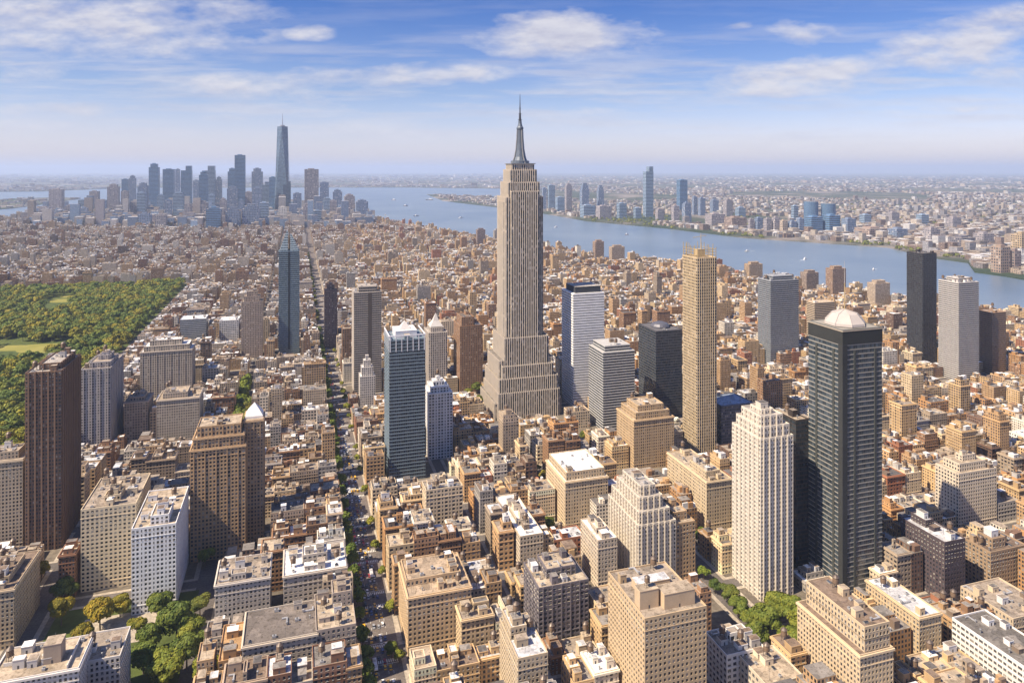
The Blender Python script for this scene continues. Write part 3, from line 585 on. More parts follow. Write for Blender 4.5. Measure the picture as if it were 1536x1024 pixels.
hero('dark river tower', 'very dark slim tower with blank brown flank against the river', 1360, 1384, 1405, 381, 546, st=style(1.8, 3.4, .9, .66, .9, fins=(2, .3, .4)), col=(.055, .05, .055), rc=TAR, level='C', name='glass_tower', cat='tower', n=2, tank=0)
hero('white balcony tower', 'tall white tower lined with stacked balconies against the river', 1408, 1438, 1468, 425, 572, st=style(2.2, 3.2, .85, .5, bands=(.6, 1.0)), col=(.50, .47, .44), rc=TAN_R, ups=[(.2, .2, .2, .2, 6)], level='C', name='apartment_tower', cat='tower', n=2)
hero('brown river block', 'brown slab tower with banded windows east of the white balcony tower', 1467, 1488, 1509, 470, 562, st=style(2.4, 3.3, .85, .5, bands=(.3, 1.0)), col=(.27, .18, .12), rc=TAN_R, level='C', name='apartment_tower', cat='tower', n=2)
hero('banded round block', 'tan block with banded balconies behind the domed glass tower', 1210, 1222, 1252, 455, 505, st=RIBBON, col=(.50, .39, .27), rc=SILVER, level='C', n=2)
hero('tall white tower', 'tall cream white tower with piers and stepped crown beside the domed glass tower', 1098, 1141, 1190, 660, 902, st=style(2.8, 3.3, .5, .58, fins=(2, .7, 1.1)), col=(.60, .54, .45), rc=GREY, ups=[(.07, .05, .07, .07, 8), (.09, .12, .09, .09, 7), (.15, .15, .15, .15, 3)], name='apartment_tower', cat='tower', n=1, tank=0, level='A')
hero('hidden black slab', 'plain slab in painted shadow black squeezed behind the tall white tower', 1186, 1194, 1213, 632, 860, st=style(1.8, 3.5, .9, .7, .8), col=(.05, .04, .035), rc=TAN_R, d=30, level='C', name='office_tower', cat='tower', n=1)  # near-black colour paints in the tall white tower's shadow
hero('domed glass tower', 'huge dark green glass tower with pale domed roof and thin mast', 1213, 1264, 1323, 497, 896, st=style(2.0, 3.8, .94, .74, 1.5, bands=(.2, .8)) | dict(bcol=(.27, .255, .225)), col=(.13, .13, .125), rc=TAN_R, level='C', name='glass_tower', cat='tower', n=0, extra='dome')
hero('cream stepped hotel', 'cream block with stepped roof houses beyond the shadow dark block', 1403, 1438, 1495, 712, 797, st=style(3.0, 3.3, .56, .6), col=(.60, .51, .39), rc=TAN_R, ups=[(.12, .2, .15, .15, 7), (.2, .15, .2, .2, 5)], level='B', n=2)
hero('shadow dark block', 'dark brick block in painted shadow with pale flat roof beside the domed glass tower', 1351, 1417, 1448, 815, 906, st=style(2.8, 3.3, .5, .5), col=(.085, .065, .07), rc=SILVER, n=3, ups=[(.3, .3, .55, .1, 5)])  # dark wall colour paints in the shadow cast by the domed glass tower
hero('brown east block', 'brown block with grey flank and roof houses east of the shadow dark block', 1447, 1486, 1540, 830, 890, st=BRICK, col=(.33, .235, .15), rc=BROWN_R, ups=[(.2, .45, .2, .2, 7)], n=3)
hero('deco white tower', 'white art deco apartment tower stepping up in narrow buttressed tiers', 912, 958, 1014, 790, 888, st=style(2.6, 3.3, .46, .56, fins=(2, .9, 1.0)), col=(.55, .49, .40), rc=GREY, ups=[(.06, .12, .05, .05, 9), (.08, .12, .08, .08, 9), (.10, .12, .08, .08, 7)], n=1, tank=0)
hero('mansard hotel', 'broad tan hotel block with green trimmed top storeys and white roof dome', 819, 848, 912, 724, 798, st=style(2.7, 3.3, .52, .58), col=(.55, .43, .28), rc=WHITE_R, ups=[(.05, .05, .06, .06, 7)], cornice=1, n=3, tank=0)
hero('brown deco neighbour', 'brown brick block with stepped roof beside the white art deco tower', 974, 1010, 1043, 788, 876, st=BRICK, col=(.37, .255, .15), rc=TAN_R, ups=[(.2, .2, .15, .4, 6)], n=2)
hero('long lit row', 'long tan apartment row with sunlit flank beside the tall white tower', 1001, 1060, 1098, 724, 798, st=PREWAR, col=(.54, .43, .28), rc=TAN_R, ups=[(.15, .3, .1, .5, 6)], n=3, cornice=1)
hero('white roofed long block', 'long beige block with brilliant white roofs in the middle of the quarter', 743, 780, 815, 806, 862, st=BRICK, col=(.55, .46, .34), rc=WHITE_R, ups=[(.2, .3, .25, .4, 4)], n=3)
hero('pale narrow block', 'pale narrow block with white roof before the mansard hotel', 871, 897, 926, 812, 886, st=BRICK, col=(.55, .46, .35), rc=WHITE_R, n=3, ups=[(.2, .3, .3, .4, 4)])
hero('charcoal pier block', 'charcoal block with pale vertical piers and dark roof house', 797, 808, 883, 884, 968, st=style(3.6, 3.4, .7, .6, fins=(2, .35, .8)), col=(.17, .15, .16), rc=TAN_R, ups=[(.25, .15, .3, .1, 6)], d=34, n=3, tank=0)
hero('avenue corner block', 'long tan block turning the avenue corner with regular punched windows', 606, 612, 707, 898, 985, st=style(3.1, 3.4, .56, .6), col=(.52, .38, .23), rc=(.36, .28, .20), ups=[(.02, .1, .3, .1, 4)], n=6, cornice=1, d=46)
hero('great tan block', 'great tan apartment house with rows of windows and two tall roof houses', 893, 967, 1060, 930, H=72, st=style(2.9, 3.3, .52, .56), col=(.50, .375, .23), rc=GRAVEL, ups=[], n=1, d=50, extra='two_houses')
hero('stepped corner block', 'tan block of three roof levels with white parapets before the charcoal block', 725, 777, 822, 990, H=42, st=PREWAR, col=(.50, .40, .27), rc=SILVER, ups=[(.05, .40, .45, .05, 7)], n=4, d=40)
hero('low white block', 'low white walled block with dark roof beside the great tan apartment house', 1058, 1090, 1147, 985, H=26, st=LOFT, col=(.66, .64, .60), rc=(.24, .21, .18), ups=[(.35, .35, .45, .3, 5)], n=3)
hero('cream roofed corner', 'low cream roofed building by the tree lined street', 1106, 1150, 1206, 1030, H=24, st=LOFT, col=(.58, .50, .38), rc=TAN_R, n=4)
hero('tan terraced apartments', 'tan terraced apartment house climbing to a narrow upper slab with a turret', 1196, 1290, 1340, 985, H=50, st=PREWAR, col=(.55, .43, .28), rc=BROWN_R, ups=[(.22, .02, .04, .04, 14)], n=5, cornice=1)
hero('tan courtyard block', 'tan block with white roof patches behind the terraced apartments', 1312, 1379, 1412, 928, 1004, st=PREWAR, col=(.52, .40, .25), rc=SILVER, n=5, cornice=1, d=46)
hero('long white office', 'long white loft building with dark window bands and grey roof in the corner', 1428, 1566, 1620, 1022, H=30, st=style(3.2, 3.6, .82, .45), col=(.72, .70, .66), rc=(.17, .155, .14), n=6, tank=0)
hero('beige east block', 'beige block with ornate roof houses beyond the long white loft building', 1437, 1520, 1580, 930, 985, st=PREWAR, col=(.52, .42, .29), rc=GRAVEL, n=6, d=40)
hero('navy slab', 'low navy blue slab with blue grey roof behind the tall white tower', 1074, 1082, 1130, 610, 670, st=style(2.4, 3.4, .8, .6), col=(.08, .09, .13), rc=(.25, .30, .38), d=40, level='C', n=3, tank=0)
for (nm, xl, xc, xr, yt, yb, cc, cn) in [('river stump tower', 1243, 1249, 1269, 404, 442, (.33, .22, .15), 'brown'), ('pale river stump', 1305, 1313, 1335, 426, 458, (.48, .38, .28), 'pale tan'), ('broad river block', 1118, 1124, 1144, 397, 416, (.42, .30, .19), 'orange tan'), ('twin river block', 1205, 1210, 1228, 410, 436, (.30, .23, .18), 'grey brown'), ('far river block', 889, 893, 906, 363, 386, (.34, .24, .17), 'small brown'), ('wide river block', 911, 918, 937, 371, 390, (.42, .32, .23), 'wide tan'), ('lone river block', 711, 716, 728, 345, 366, (.26, .2, .18), 'lone dark')]:
    hero(nm, f'{cn} apartment tower standing near the riverbank, the {nm}', xl, xc, xr, yt, yb, st=PREWAR, col=cc, rc=TAN_R, ups=[(.2, .2, .2, .2, 6)], d=26, level='C', name='apartment_tower', cat='tower', n=0)
# great spired skyscraper is placed by its middle
EX, EY = ground(780, 612); eu, ev = to_uv(EX, EY)
RECTS.append((eu - 58, eu + 58, ev - 62, ev + 58))
OCC = [(sp['px'][0], sp['px'][1], sp['vis'], sp['Y'] - 1) for sp in HEROES if sp['vis'] < 1000] + [(722, 838, 622, EY - 50)]
def headroom(xa, xb, y):
    """how high something at depth y may stand without hiding the foot of a landmark behind it"""
    h = 1e9
    for a, b, vis, yy in OCC:
        if y < yy and xb > a + 3 and xa < b - 3: h = min(h, H0 - (vis + 2 - HY) * y / F)
    return h
# ------------------------------------------------------------------ crowns and other special parts
def extra_parts(sp, root):
    k = sp['extra']; x0, x1, y0, y1 = sp['top']; z = sp['z']; w_, d_ = x1 - x0, y1 - y0; xm, ym = (x0 + x1) / 2, (y0 + y1) / 2
    if k == 'pyramid':
        mb = MB(); r = min(w_, d_) * .46 * math.sqrt(2); mb.lathe([(r, z), (r, z + 2), (r * .66, z + 6), (r * .3, z + 9.5), (.05, z + 12.5)], 4, M_TRIM, (.72, .70, .68), xm, ym, 1, 1, math.pi / 4); mb.build('pyramid_roof', root)
    elif k == 'lift_tower':
        bulkhead(root, 2, 11, -6, 3, z, z + 11, (.36, .29, .23), TAN_R, 'roof_tower')
        mb = MB(); mb.boxes([(x0 + 3, xm - 4, ym - 1, ym - .6, z, z + 2), (xm + 16, xm + 16.5, y0 + 2, y1 - 3, z, z + 2.2), (x0 + 22, x0 + 22.5, ym, y1 - 3, z, z + 2)], M_TRIM, (.6, .57, .53)); mb.build('parapet', root)
    elif k == 'needle':
        mb = MB(); mb.boxes([(-1.6, 1.6, -d_ / 2 - .35, -d_ / 2 + .4, 8, sp['H'])], M_METAL, (.03, .04, .05)); mb.build('slot', root)
        for sg in (-1, 1):
            mb = MB(); hgt = 30 if sg > 0 else 36
            xa, xb = (2.0, w_ / 2 - .8) if sg > 0 else (-w_ / 2 + .8, -2.0)
            xs = (xa, xa + (xb - xa) * .16) if sg > 0 else (xb - (xb - xa) * .16, xb)
            mb.quads([[(xa, -d_ / 2 + .6, z), (xb, -d_ / 2 + .6, z), (xs[1], -d_ / 6, z + hgt), (xs[0], -d_ / 6, z + hgt)], [(xb, -d_ / 2 + .6, z), (xb, d_ / 2 - .6, z), (xs[1], d_ / 6, z + hgt), (xs[1], -d_ / 6, z + hgt)],
                      [(xb, d_ / 2 - .6, z), (xa, d_ / 2 - .6, z), (xs[0], d_ / 6, z + hgt), (xs[1], d_ / 6, z + hgt)], [(xa, d_ / 2 - .6, z), (xa, -d_ / 2 + .6, z), (xs[0], -d_ / 6, z + hgt), (xs[0], d_ / 6, z + hgt)],
                      [(xs[0], -d_ / 6, z + hgt), (xs[1], -d_ / 6, z + hgt), (xs[1], d_ / 6, z + hgt), (xs[0], d_ / 6, z + hgt)]], M_FAC, (.30, .38, .44), np.tile([[(0, 0), (6, 0), (6, 8), (0, 8)]], (5, 1, 1)), (.85, .7, 1.7)); mb.build('crown', root)
        mb = MB(); mb.tube((0, 0, z), (0, 0, z + 52), 1.3, .35, M_METAL, (.25, .17, .1)); mb.build('mast', root)
    elif k == 'glass_crown':
        mb = MB(); B = []
        for i in range(7): x = x0 + 1 + (w_ - 2) * i / 6; B.append((x - .5, x + .5, y0 - .36, y0 + .5, z - 12, z + 5))
        for i in range(6): y = y0 + 1 + (d_ - 2) * i / 5; B.append((x0 - .36, x0 + .5, y - .5, y + .5, z - 12, z + 5))
        mb.boxes(B, M_TRIM, (.62, .62, .64)); mb.boxes([(x0 - .4, x1 + .4, y0 - .4, y0 + .6, z + 4.4, z + 5.6), (x0 - .4, x0 + .6, y0 + .62, y1 + .4, z + 4.4, z + 5.6), (x1 - .6, x1 + .4, y0 + .62, y1 + .4, z + 4.4, z + 5.6)], M_TRIM, (.66, .66, .68)); mb.build('crown', root)
        bulkhead(root, xm - w_ * .3, xm + w_ * .3, ym - d_ * .3, ym + d_ * .3, z, z + 8, (.6, .6, .62), WHITE_R)
        mb = MB(); mb.lathe([(9, z + 8.2), (5, z + 12), (.05, z + 17)], 4, M_TRIM, (.55, .52, .5), xm, ym, 1, 1, math.pi / 4); mb.tube((xm, ym, z + 16), (xm, ym, z + 28), .5, .2, M_METAL, (.5, .42, .3)); mb.build('spire', root)
    elif k == 'slot':
        mb = MB(); mb.boxes([(w_ * .02, w_ * .24, -sp['d'] / 2 - .56, -sp['d'] / 2 + .3, 20, sp['H'])], M_WALL, (.09, .075, .065)); mb.build('slot', root)
    elif k == 'tip':
        mb = MB(); r = min(w_, d_) * .5 * math.sqrt(2); mb.lathe([(r, z + 1), (r * .45, z + 9), (.3, z + 20)], 4, M_TRIM, (.5, .48, .46), xm, ym, 1, 1, math.pi / 4); mb.build('pyramid_roof', root)
    elif k == 'dark_top':
        bulkhead(root, x0 + 4, x1 - 4, y0 + 2.5, y1 - 6, z, z + 10, (.045, .05, .06), GREY)
    elif k == 'low_dome':
        mb = MB(); mb.lathe([(w_ * .33, z), (w_ * .33, z + 2.5), (w_ * .27, z + 5.5), (w_ * .14, z + 7.4), (.05, z + 8)], 18, M_METAL, (.13, .13, .15), xm, ym); mb.build('dome', root)
    elif k == 'scaffold':
        mb = MB(); g = (.55, .42, .2); hgt = 17
        xs = np.linspace(x0 + .6, x1 - .6, 6); ys = np.linspace(y0 + .6, y1 - .6, 6)
        B = []
        for x in xs:
            for y in (y0 + .6, y1 - .6): B.append((x - .28, x + .28, y - .28, y + .28, z, z + hgt - random.uniform(0, 7)))
        for y in ys[1:-1]:
            for x in (x0 + .6, x1 - .6): B.append((x - .28, x + .28, y - .28, y + .28, z, z + hgt - random.uniform(0, 7)))
        for q in (3.5, 7, 10): B += [(x0 + .6, x1 - .6, y0 + .35, y0 + .6, z + q, z + q + .4), (x0 + .35, x0 + .6, y0 + .65, y1 - .6, z + q, z + q + .4), (x0 + .6, x1 - .6, y1 - .6, y1 - .35, z + q, z + q + .4), (x1 - .6, x1 - .35, y0 + .65, y1 - .65, z + q, z + q + .4)]
        mb.boxes(B, M_METAL, g, True); mb.build('scaffold', root)
        bulkhead(root, xm - 5, xm + 4, ym - 5, ym + 5, z, z + 9, (.45, .34, .2), TAN_R)
        mb = MB(); mb.tube((xm + 2, ym, z + 9), (xm + 2, ym, z + 27), .45, .35, M_METAL, g); mb.tube((xm - 9, ym, z + 23), (xm + 10, ym, z + 25), .35, .2, M_METAL, g); mb.tube((xm + 2, ym, z + 27), (xm + 9, ym, z + 25), .15, .15, M_METAL, g); mb.build('crane', root)
    elif k == 'dome':
        mb = MB(); mb.boxes([(x0 - .3, x1 + .3, y0 - .3, y1 + .3, z - 11, z - .6)], M_FAC, (.035, .037, .036), True); mb.boxes([(x0 - .5, x1 + .5, y0 - .5, y1 + .5, z - .58, z - .1)], M_TRIM, (.4, .33, .25), True); mb.build('crown', root)
        n = 8; r = min(w_, d_) * .40; mb = MB(); cc = (.44, .40, .37)
        mb.lathe([(r * 1.06, z + .9), (r * 1.04, z + 3.0), (r * .66, z + 9.6), (.05, z + 12.6)], n, M_TRIM, cc, xm, ym, 1, 1, math.pi / 8)
        for i in range(n):
            a = math.pi / 8 + i * 2 * math.pi / n; pts = [(r * 1.07, z + .9), (r * 1.05, z + 3.0), (r * .67, z + 9.7), (.2, z + 12.7)]
            for (ra, za), (rb, zb) in zip(pts[:-1], pts[1:]): mb.tube((xm + ra * math.cos(a), ym + ra * math.sin(a), za), (xm + rb * math.cos(a), ym + rb * math.sin(a), zb), .22, .22, M_TRIM, (.42, .38, .35), 4)
        mb.build('dome', root)
        mb = MB(); mb.tube((xm, ym, z + 12), (xm, ym, z + 34), .55, .3, M_METAL, (.5, .38, .2)); mb.tube((xm, ym, z + 34), (xm, ym, z + 52), .22, .1, M_METAL, (.55, .5, .45)); mb.build('mast', root)
        mb = MB()
        for xx, yy in ((x0 + w_ * .30, y0 - .30), (x1 - w_ * .18, y0 - .30)): mb.box(xx - 1.0, xx + 1.0, yy - .35, yy + .3, 0, sp['H'] - 16, M_WALL, (.06, .065, .06))
        for yy in (y0 + d_ * .25, y0 + d_ * .75): mb.box(x0 - .65, x0, yy - 1.0, yy + 1.0, 0, sp['H'] - 16, M_WALL, (.06, .065, .06))
        mb.box(x0 - .7, x0 + 4, y0 - .7, y0 + 4, 0, sp['H'] - 11, M_FAC, (.04, .042, .042)); mb.build('pier', root)
    elif k == 'two_houses':
        cl = (.50, .38, .25)
        bulkhead(root, x0 + w_ * .04, x0 + w_ * .34, y0 + d_ * .18, y0 + d_ * .32, z, z + 11, cl, TAN_R, 'roof_house'); bulkhead(root, x1 - w_ * .62, x1 - w_ * .12, y0 + d_ * .10, y0 + d_ * .30, z, z + 9, cl, TAN_R, 'roof_house'); gear('water_tank', root, x0 + w_ * .2, y0 + d_ * .25, z + 11.15, 0, .8)
        bulkhead(root, x0 + w_ * .2, x0 + w_ * .75, y0 + d_ * .5, y0 + d_ * .66, z, z + 5, cl, SILVER)
for sp in HEROES:
    root, side = block(sp, sp['level']); tag(root, sp['label'], sp['cat'])
    x0, x1, y0, y1 = sp['top']
    if sp['n']:
        clutter(root, x0 + 1.2, x1 - 1.2, y0 + 1.2, y1 - 1.2, sp['z'], sp['col'], sp['n'], sp['tank'])
        if len(sp['tiers']) > 1:                           # machines on the terraces as well
            a = sp['tiers'][0]; b = sp['tiers'][1]
            for (p, q, r_, t_) in ((a[0] + 1, b[0] - 1, a[2] + 1, a[3] - 1), (b[1] + 1, a[1] - 1, a[2] + 1, a[3] - 1), (b[0], b[1], a[2] + 1, b[2] - 1), (b[0], b[1], b[3] + 1, a[3] - 1)): clutter(root, p, q, r_, t_, a[5], sp['col'], 2, .25)
    if sp['extra']: extra_parts(sp, root)
# ------------------------------------------------------------------ the spired skyscraper
root = empty('skyscraper', (EX, EY, .16), TH); tag(root, 'tall limestone art deco skyscraper with setbacks and a steel needle spire, highest of all', 'skyscraper')
LIME = (.60, .52, .42); ES = style(3.1, 3.7, .66, 1.01, 1.1, fins=(1, .6, 1.05)) | dict(up=1.7); EM = style(2.35, 3.7, .55, .62, .9, fins=(2, .8, 1.5))
EX_T = [(-47, 47, -38, 40, 0, 22), (-43, 43, -43, 36, 0, 36), (-41.5, 41.5, -40.5, 35, 0, 54), (-36, 36, -37.5, 37, 54, 70), (-38.5, 38.5, -30, 32, 54, 76), (-31, 31, -31, 31, 70, 106), (-26.5, 26.5, -22, 24, 106, 296), (-20, 20, -25.5, 27, 106, 304), (-27.5, 27.5, -15, 17, 106, 290), (-22.5, 22.5, -19.5, 21.5, 296, 316), (-19, 19, -17.5, 19, 316, 333), (-16, 16, -15, 16, 333, 341)]
mw, mr = MB(), MB()
for i, (x0, x1, y0, y1, z0, z1) in enumerate(EX_T):
    tier(mw, x0, x1, y0, y1, z0, z1, ES, LIME, 'C', 'L'); mr = MB(); roof(mr, x0, x1, y0, y1, z1, (.34, .3, .25), (.20, .18, .155)); mr.build('roof', root)
mw.build('wall', root)
mb = MB(); g = (.12, .145, .18)
mb.box(-17.5, 17.5, -16.5, 17.5, 342.1, 343.2, M_METAL, (.30, .31, .32)); mb.build('observation_deck', root)
mb = MB(); mb.lathe([(13, 343), (13, 346.5), (10, 347.2), (8.2, 352), (6.4, 361), (5.2, 371), (4.5, 381), (4.2, 390), (4.9, 391), (4.9, 393), (3.6, 395), (2.5, 399), (2.3, 403)], 16, M_METAL, g); mb.build('mast', root)
for i in range(4):
    a = i * math.pi / 2 + .25; mb = MB()
    for (ra, za), (rb, zb) in zip([(13, 343), (8.9, 352), (6.4, 364), (5.0, 380)], [(8.9, 352), (6.4, 364), (5.0, 380), (4.6, 390)]): mb.tube((ra * math.cos(a), ra * math.sin(a), za), (rb * math.cos(a), rb * math.sin(a), zb), 1.0, .8, M_METAL, (.30, .30, .30), 5)
    mb.build('mast_wing', root)
mb = MB(); mb.tube((0, 0, 402), (0, 0, 413), 1.9, 1.4, M_METAL, (.06, .06, .07), 8); mb.tube((0, 0, 413), (0, 0, 440), .95, .25, M_METAL, (.05, .05, .06), 6)
for zz, rr in ((404, 3.2), (412.5, 2.2), (420, 1.6)): mb.lathe([(.5, zz - .4), (rr, zz), (rr, zz + .5), (.5, zz + .6)], 8, M_METAL, (.07, .07, .08))
mb.build('antenna', root)
# ------------------------------------------------------------------ blocks that fill the street grid
def warm(P): return [(tuple(np.array(c) * (1.06, .99, .88)), n, k) for c, n, k in P]
PAL_W = [((.40, .29, .18), 'tan brick', 4), ((.27, .17, .11), 'brown brick', 3), ((.45, .38, .30), 'beige', 3), ((.33, .27, .22), 'grey brown', 3), ((.55, .50, .44), 'pale', 2), ((.22, .125, .085), 'red brown', 2), ((.62, .60, .57), 'white painted', 1.5), ((.36, .35, .35), 'grey', 1.5), ((.13, .095, .08), 'dark brown', 1)]
PAL_E = [((.50, .37, .22), 'golden tan', 5), ((.42, .29, .17), 'tan brick', 4), ((.54, .44, .30), 'beige', 3), ((.28, .175, .11), 'brown brick', 2), ((.58, .50, .39), 'cream', 2), ((.40, .24, .12), 'orange brown', 2), ((.33, .28, .23), 'grey brown', 1), ((.66, .63, .58), 'white painted', 1.3), ((.33, .32, .32), 'grey', 1.2), ((.15, .10, .08), 'dark brown', 1), ((.34, .16, .10), 'red brick', 1.2)]
PAL_W, PAL_E = warm(PAL_W), warm(PAL_E)
def pick(pal):
    r = random.uniform(0, sum(p[2] for p in pal))
    for p in pal:
        r -= p[2]
        if r <= 0: return p
    return pal[0]
EXCL = [(a - 2.5, b + 2.5, c - 2.5, d + 2.5) for a, b, c, d in RECTS] + [SQ, (282, 384, 392, 474), (-86, -54, 660, 1000)]
for (px, py, ru, rv) in [ (860, 652, 14, 14), (800, 640, 20, 9), (350, 575, 10, 50), (745, 650, 8, 20), (1050, 812, 9, 14), (715, 588, 7, 30), (320, 535, 16, 22)]:
    q = to_uv(*ground(px, py)); EXCL.append((q[0] - ru, q[0] + ru, q[1] - rv, q[1] + rv))
def clip_lot(r):
    u0, u1, v0, v1 = r
    for (a, b, c, d) in EXCL:
        if u1 <= a or u0 >= b or v1 <= c or v0 >= d: continue
        opts = [(u0, a, v0, v1), (b, u1, v0, v1), (u0, u1, v0, c), (u0, u1, d, v1)]
        opts = [o for o in opts if o[1] - o[0] >= 9 and o[3] - o[2] >= 9]
        if not opts: return None
        u0, u1, v0, v1 = max(opts, key=lambda o: (o[1] - o[0]) * (o[3] - o[2]))
    return (u0, u1, v0, v1)
LOTS = []
def tallness(x, y):
    n = math.sin(x * .011 + 1.3) * math.cos(y * .009 - .4) + .6 * math.sin(x * .023 - y * .017)
    return n
for (u0, u1, v0, v1) in BLOCKS:
    x, y = to_xy((u0 + u1) / 2, (v0 + v1) / 2); far = y > 1500
    rows = [(v0 + 2.5, (v0 + v1) / 2 - random.uniform(1, 3)), ((v0 + v1) / 2 + random.uniform(1, 3), v1 - 2.5)]
    for (ra, rb) in rows:
        u = u0 + (1.6 if abs(u0 - 58 * c_) < 20 else 3)
        while u < u1 - 10:
            wl = random.choice([12, 14, 17, 20, 24, 28]) if not far else random.choice([16, 20, 25, 32])
            if u1 - 3 - (u + wl) < 10: wl = u1 - 3 - u
            r = clip_lot((u, u + wl - random.choice([0, 0, .05, 1.5]), ra + random.uniform(0, .8), rb - random.uniform(0, 3)))
            u += wl
            if not r: continue
            cu, cv = (r[0] + r[1]) / 2, (r[2] + r[3]) / 2; cx, cy = to_xy(cu, cv)
            if not inside(ISLE, cx, cy) or not visible_col(cx, cy, 160): continue
            # a strip along the water is left open
            if y < 5000 and not inside(ISLE, cx + 35, cy + 35): continue
            t = tallness(cx, cy)
            h = (21 if cy < 640 else 17) + 5 * t + abs(random.gauss(0, 7.5)) if not far else 17 + 5 * t + abs(random.gauss(0, 7))
            if abs(cu - 58 * c_) < 42 and cy < 1300: h += 7
            elif cu < 45 and cy < 1000: h += 3
            if random.random() < .07: h += random.uniform(12, 34)
            if cu < PARK[1] + 50 and cv < PARK[3]: h = random.uniform(7, 13)
            if cy > 3200: h *= .85
            if cy < 470: h = min(h, 36)
            px = [pix(*to_xy(a, b), 0)[0] for a in r[:2] for b in r[2:]]
            # keep sight lines down the long avenue and to the landmarks' feet
            h = min(h, headroom(min(px), max(px), cy))
            if h < 7: continue
            LOTS.append(dict(r=r, u=cu, v=cv, x=cx, y=cy, H=h))
# which are seen, and how large: far to near into a coarse buffer of ids
BW, BH = 768, 512; buf = np.full((BH, BW), -1, np.int32)
def hull(pts):
    pts = sorted(set(pts))
    def half(ps):
        o = []
        for p_ in ps:
            while len(o) > 1 and (o[-1][0] - o[-2][0]) * (p_[1] - o[-2][1]) - (o[-1][1] - o[-2][1]) * (p_[0] - o[-2][0]) <= 0: o.pop()
            o.append(p_)
        return o
    a, b = half(pts), half(pts[::-1]); return a[:-1] + b[:-1]
def paint(i, r, H):
    pts = []
    for a in r[:2]:
        for b in r[2:]:
            x, y = to_xy(a, b)
            for z in (0, H): q = pix(x, y, z); pts.append((q[0] / 2, q[1] / 2))
    h = hull(pts); xs, ys = [p_[0] for p_ in h], [p_[1] for p_ in h]
    xa, xb, ya, yb = max(0, int(min(xs))), min(BW, int(max(xs)) + 2), max(0, int(min(ys))), min(BH, int(max(ys)) + 2)
    if xa >= xb or ya >= yb: return
    X, Yg = np.meshgrid(np.arange(xa, xb) + .5, np.arange(ya, yb) + .5); m_ = np.ones(X.shape, bool)
    for (p0, p1) in zip(h, h[1:] + h[:1]): m_ &= (p1[0] - p0[0]) * (Yg - p0[1]) - (p1[1] - p0[1]) * (X - p0[0]) >= 0
    buf[ya:yb, xa:xb][m_] = i
ALL = [(l['y'], i, l['r'], l['H']) for i, l in enumerate(LOTS)] + [(sp['Y'], 100000 + i, RECTS[i], sp['z']) for i, sp in enumerate(HEROES)] + [(EY - 40, 200000, (eu - 30, eu + 30, ev - 30, ev + 30), 330), (EY - 41, 200000, (eu - 46, eu + 46, ev - 42, ev + 42), 62)]
for yy, i, r, H in sorted(ALL, key=lambda q: -q[0]): paint(i, r, H)
ids, cnt = np.unique(buf, return_counts=True)
for i, n_ in zip(ids, cnt):
    if 0 <= i < 100000: LOTS[i]['seen'] = int(n_)
order = sorted([l for l in LOTS if l.get('seen', 0) > 14], key=lambda l: -l['seen'])
NEAR = order[:285]; near_ids = {id(l) for l in NEAR}; REST = [l for l in LOTS if id(l) not in near_ids]
NEAR.sort(key=lambda l: l['y'])
used = {}
def place_words(l):
    px, py = pix(l['x'], l['y'], l['H']); best = []
    for sp in HEROES:
        if sp['vis'] >= 1090: hy = 960
        else: hy = sp['vis']
        hx = (sp['px'][0] + sp['px'][1]) / 2; best.append((math.hypot(px - hx, (py - hy) * 1.2), hx, hy, sp['short']))
    best.append((math.hypot(px - 780, (py - 610) * 1.2), 780, 610, 'spired skyscraper'))
    best.sort(); _, hx, hy, nm = best[0]; dx, dy = px - hx, py - hy
    if abs(dx) > abs(dy) * 1.3: rel = 'sunward of' if dx < 0 else 'on the shaded side of'
    else: rel = 'in front of' if dy > 0 else 'beyond'
    return rel + ' the ' + nm, best[1][3]
STY = [(BRICK, ''), (PREWAR, ''), (SMALL, ''), (LOFT, 'loft '), (PREWAR, ''), (GRID, '')]
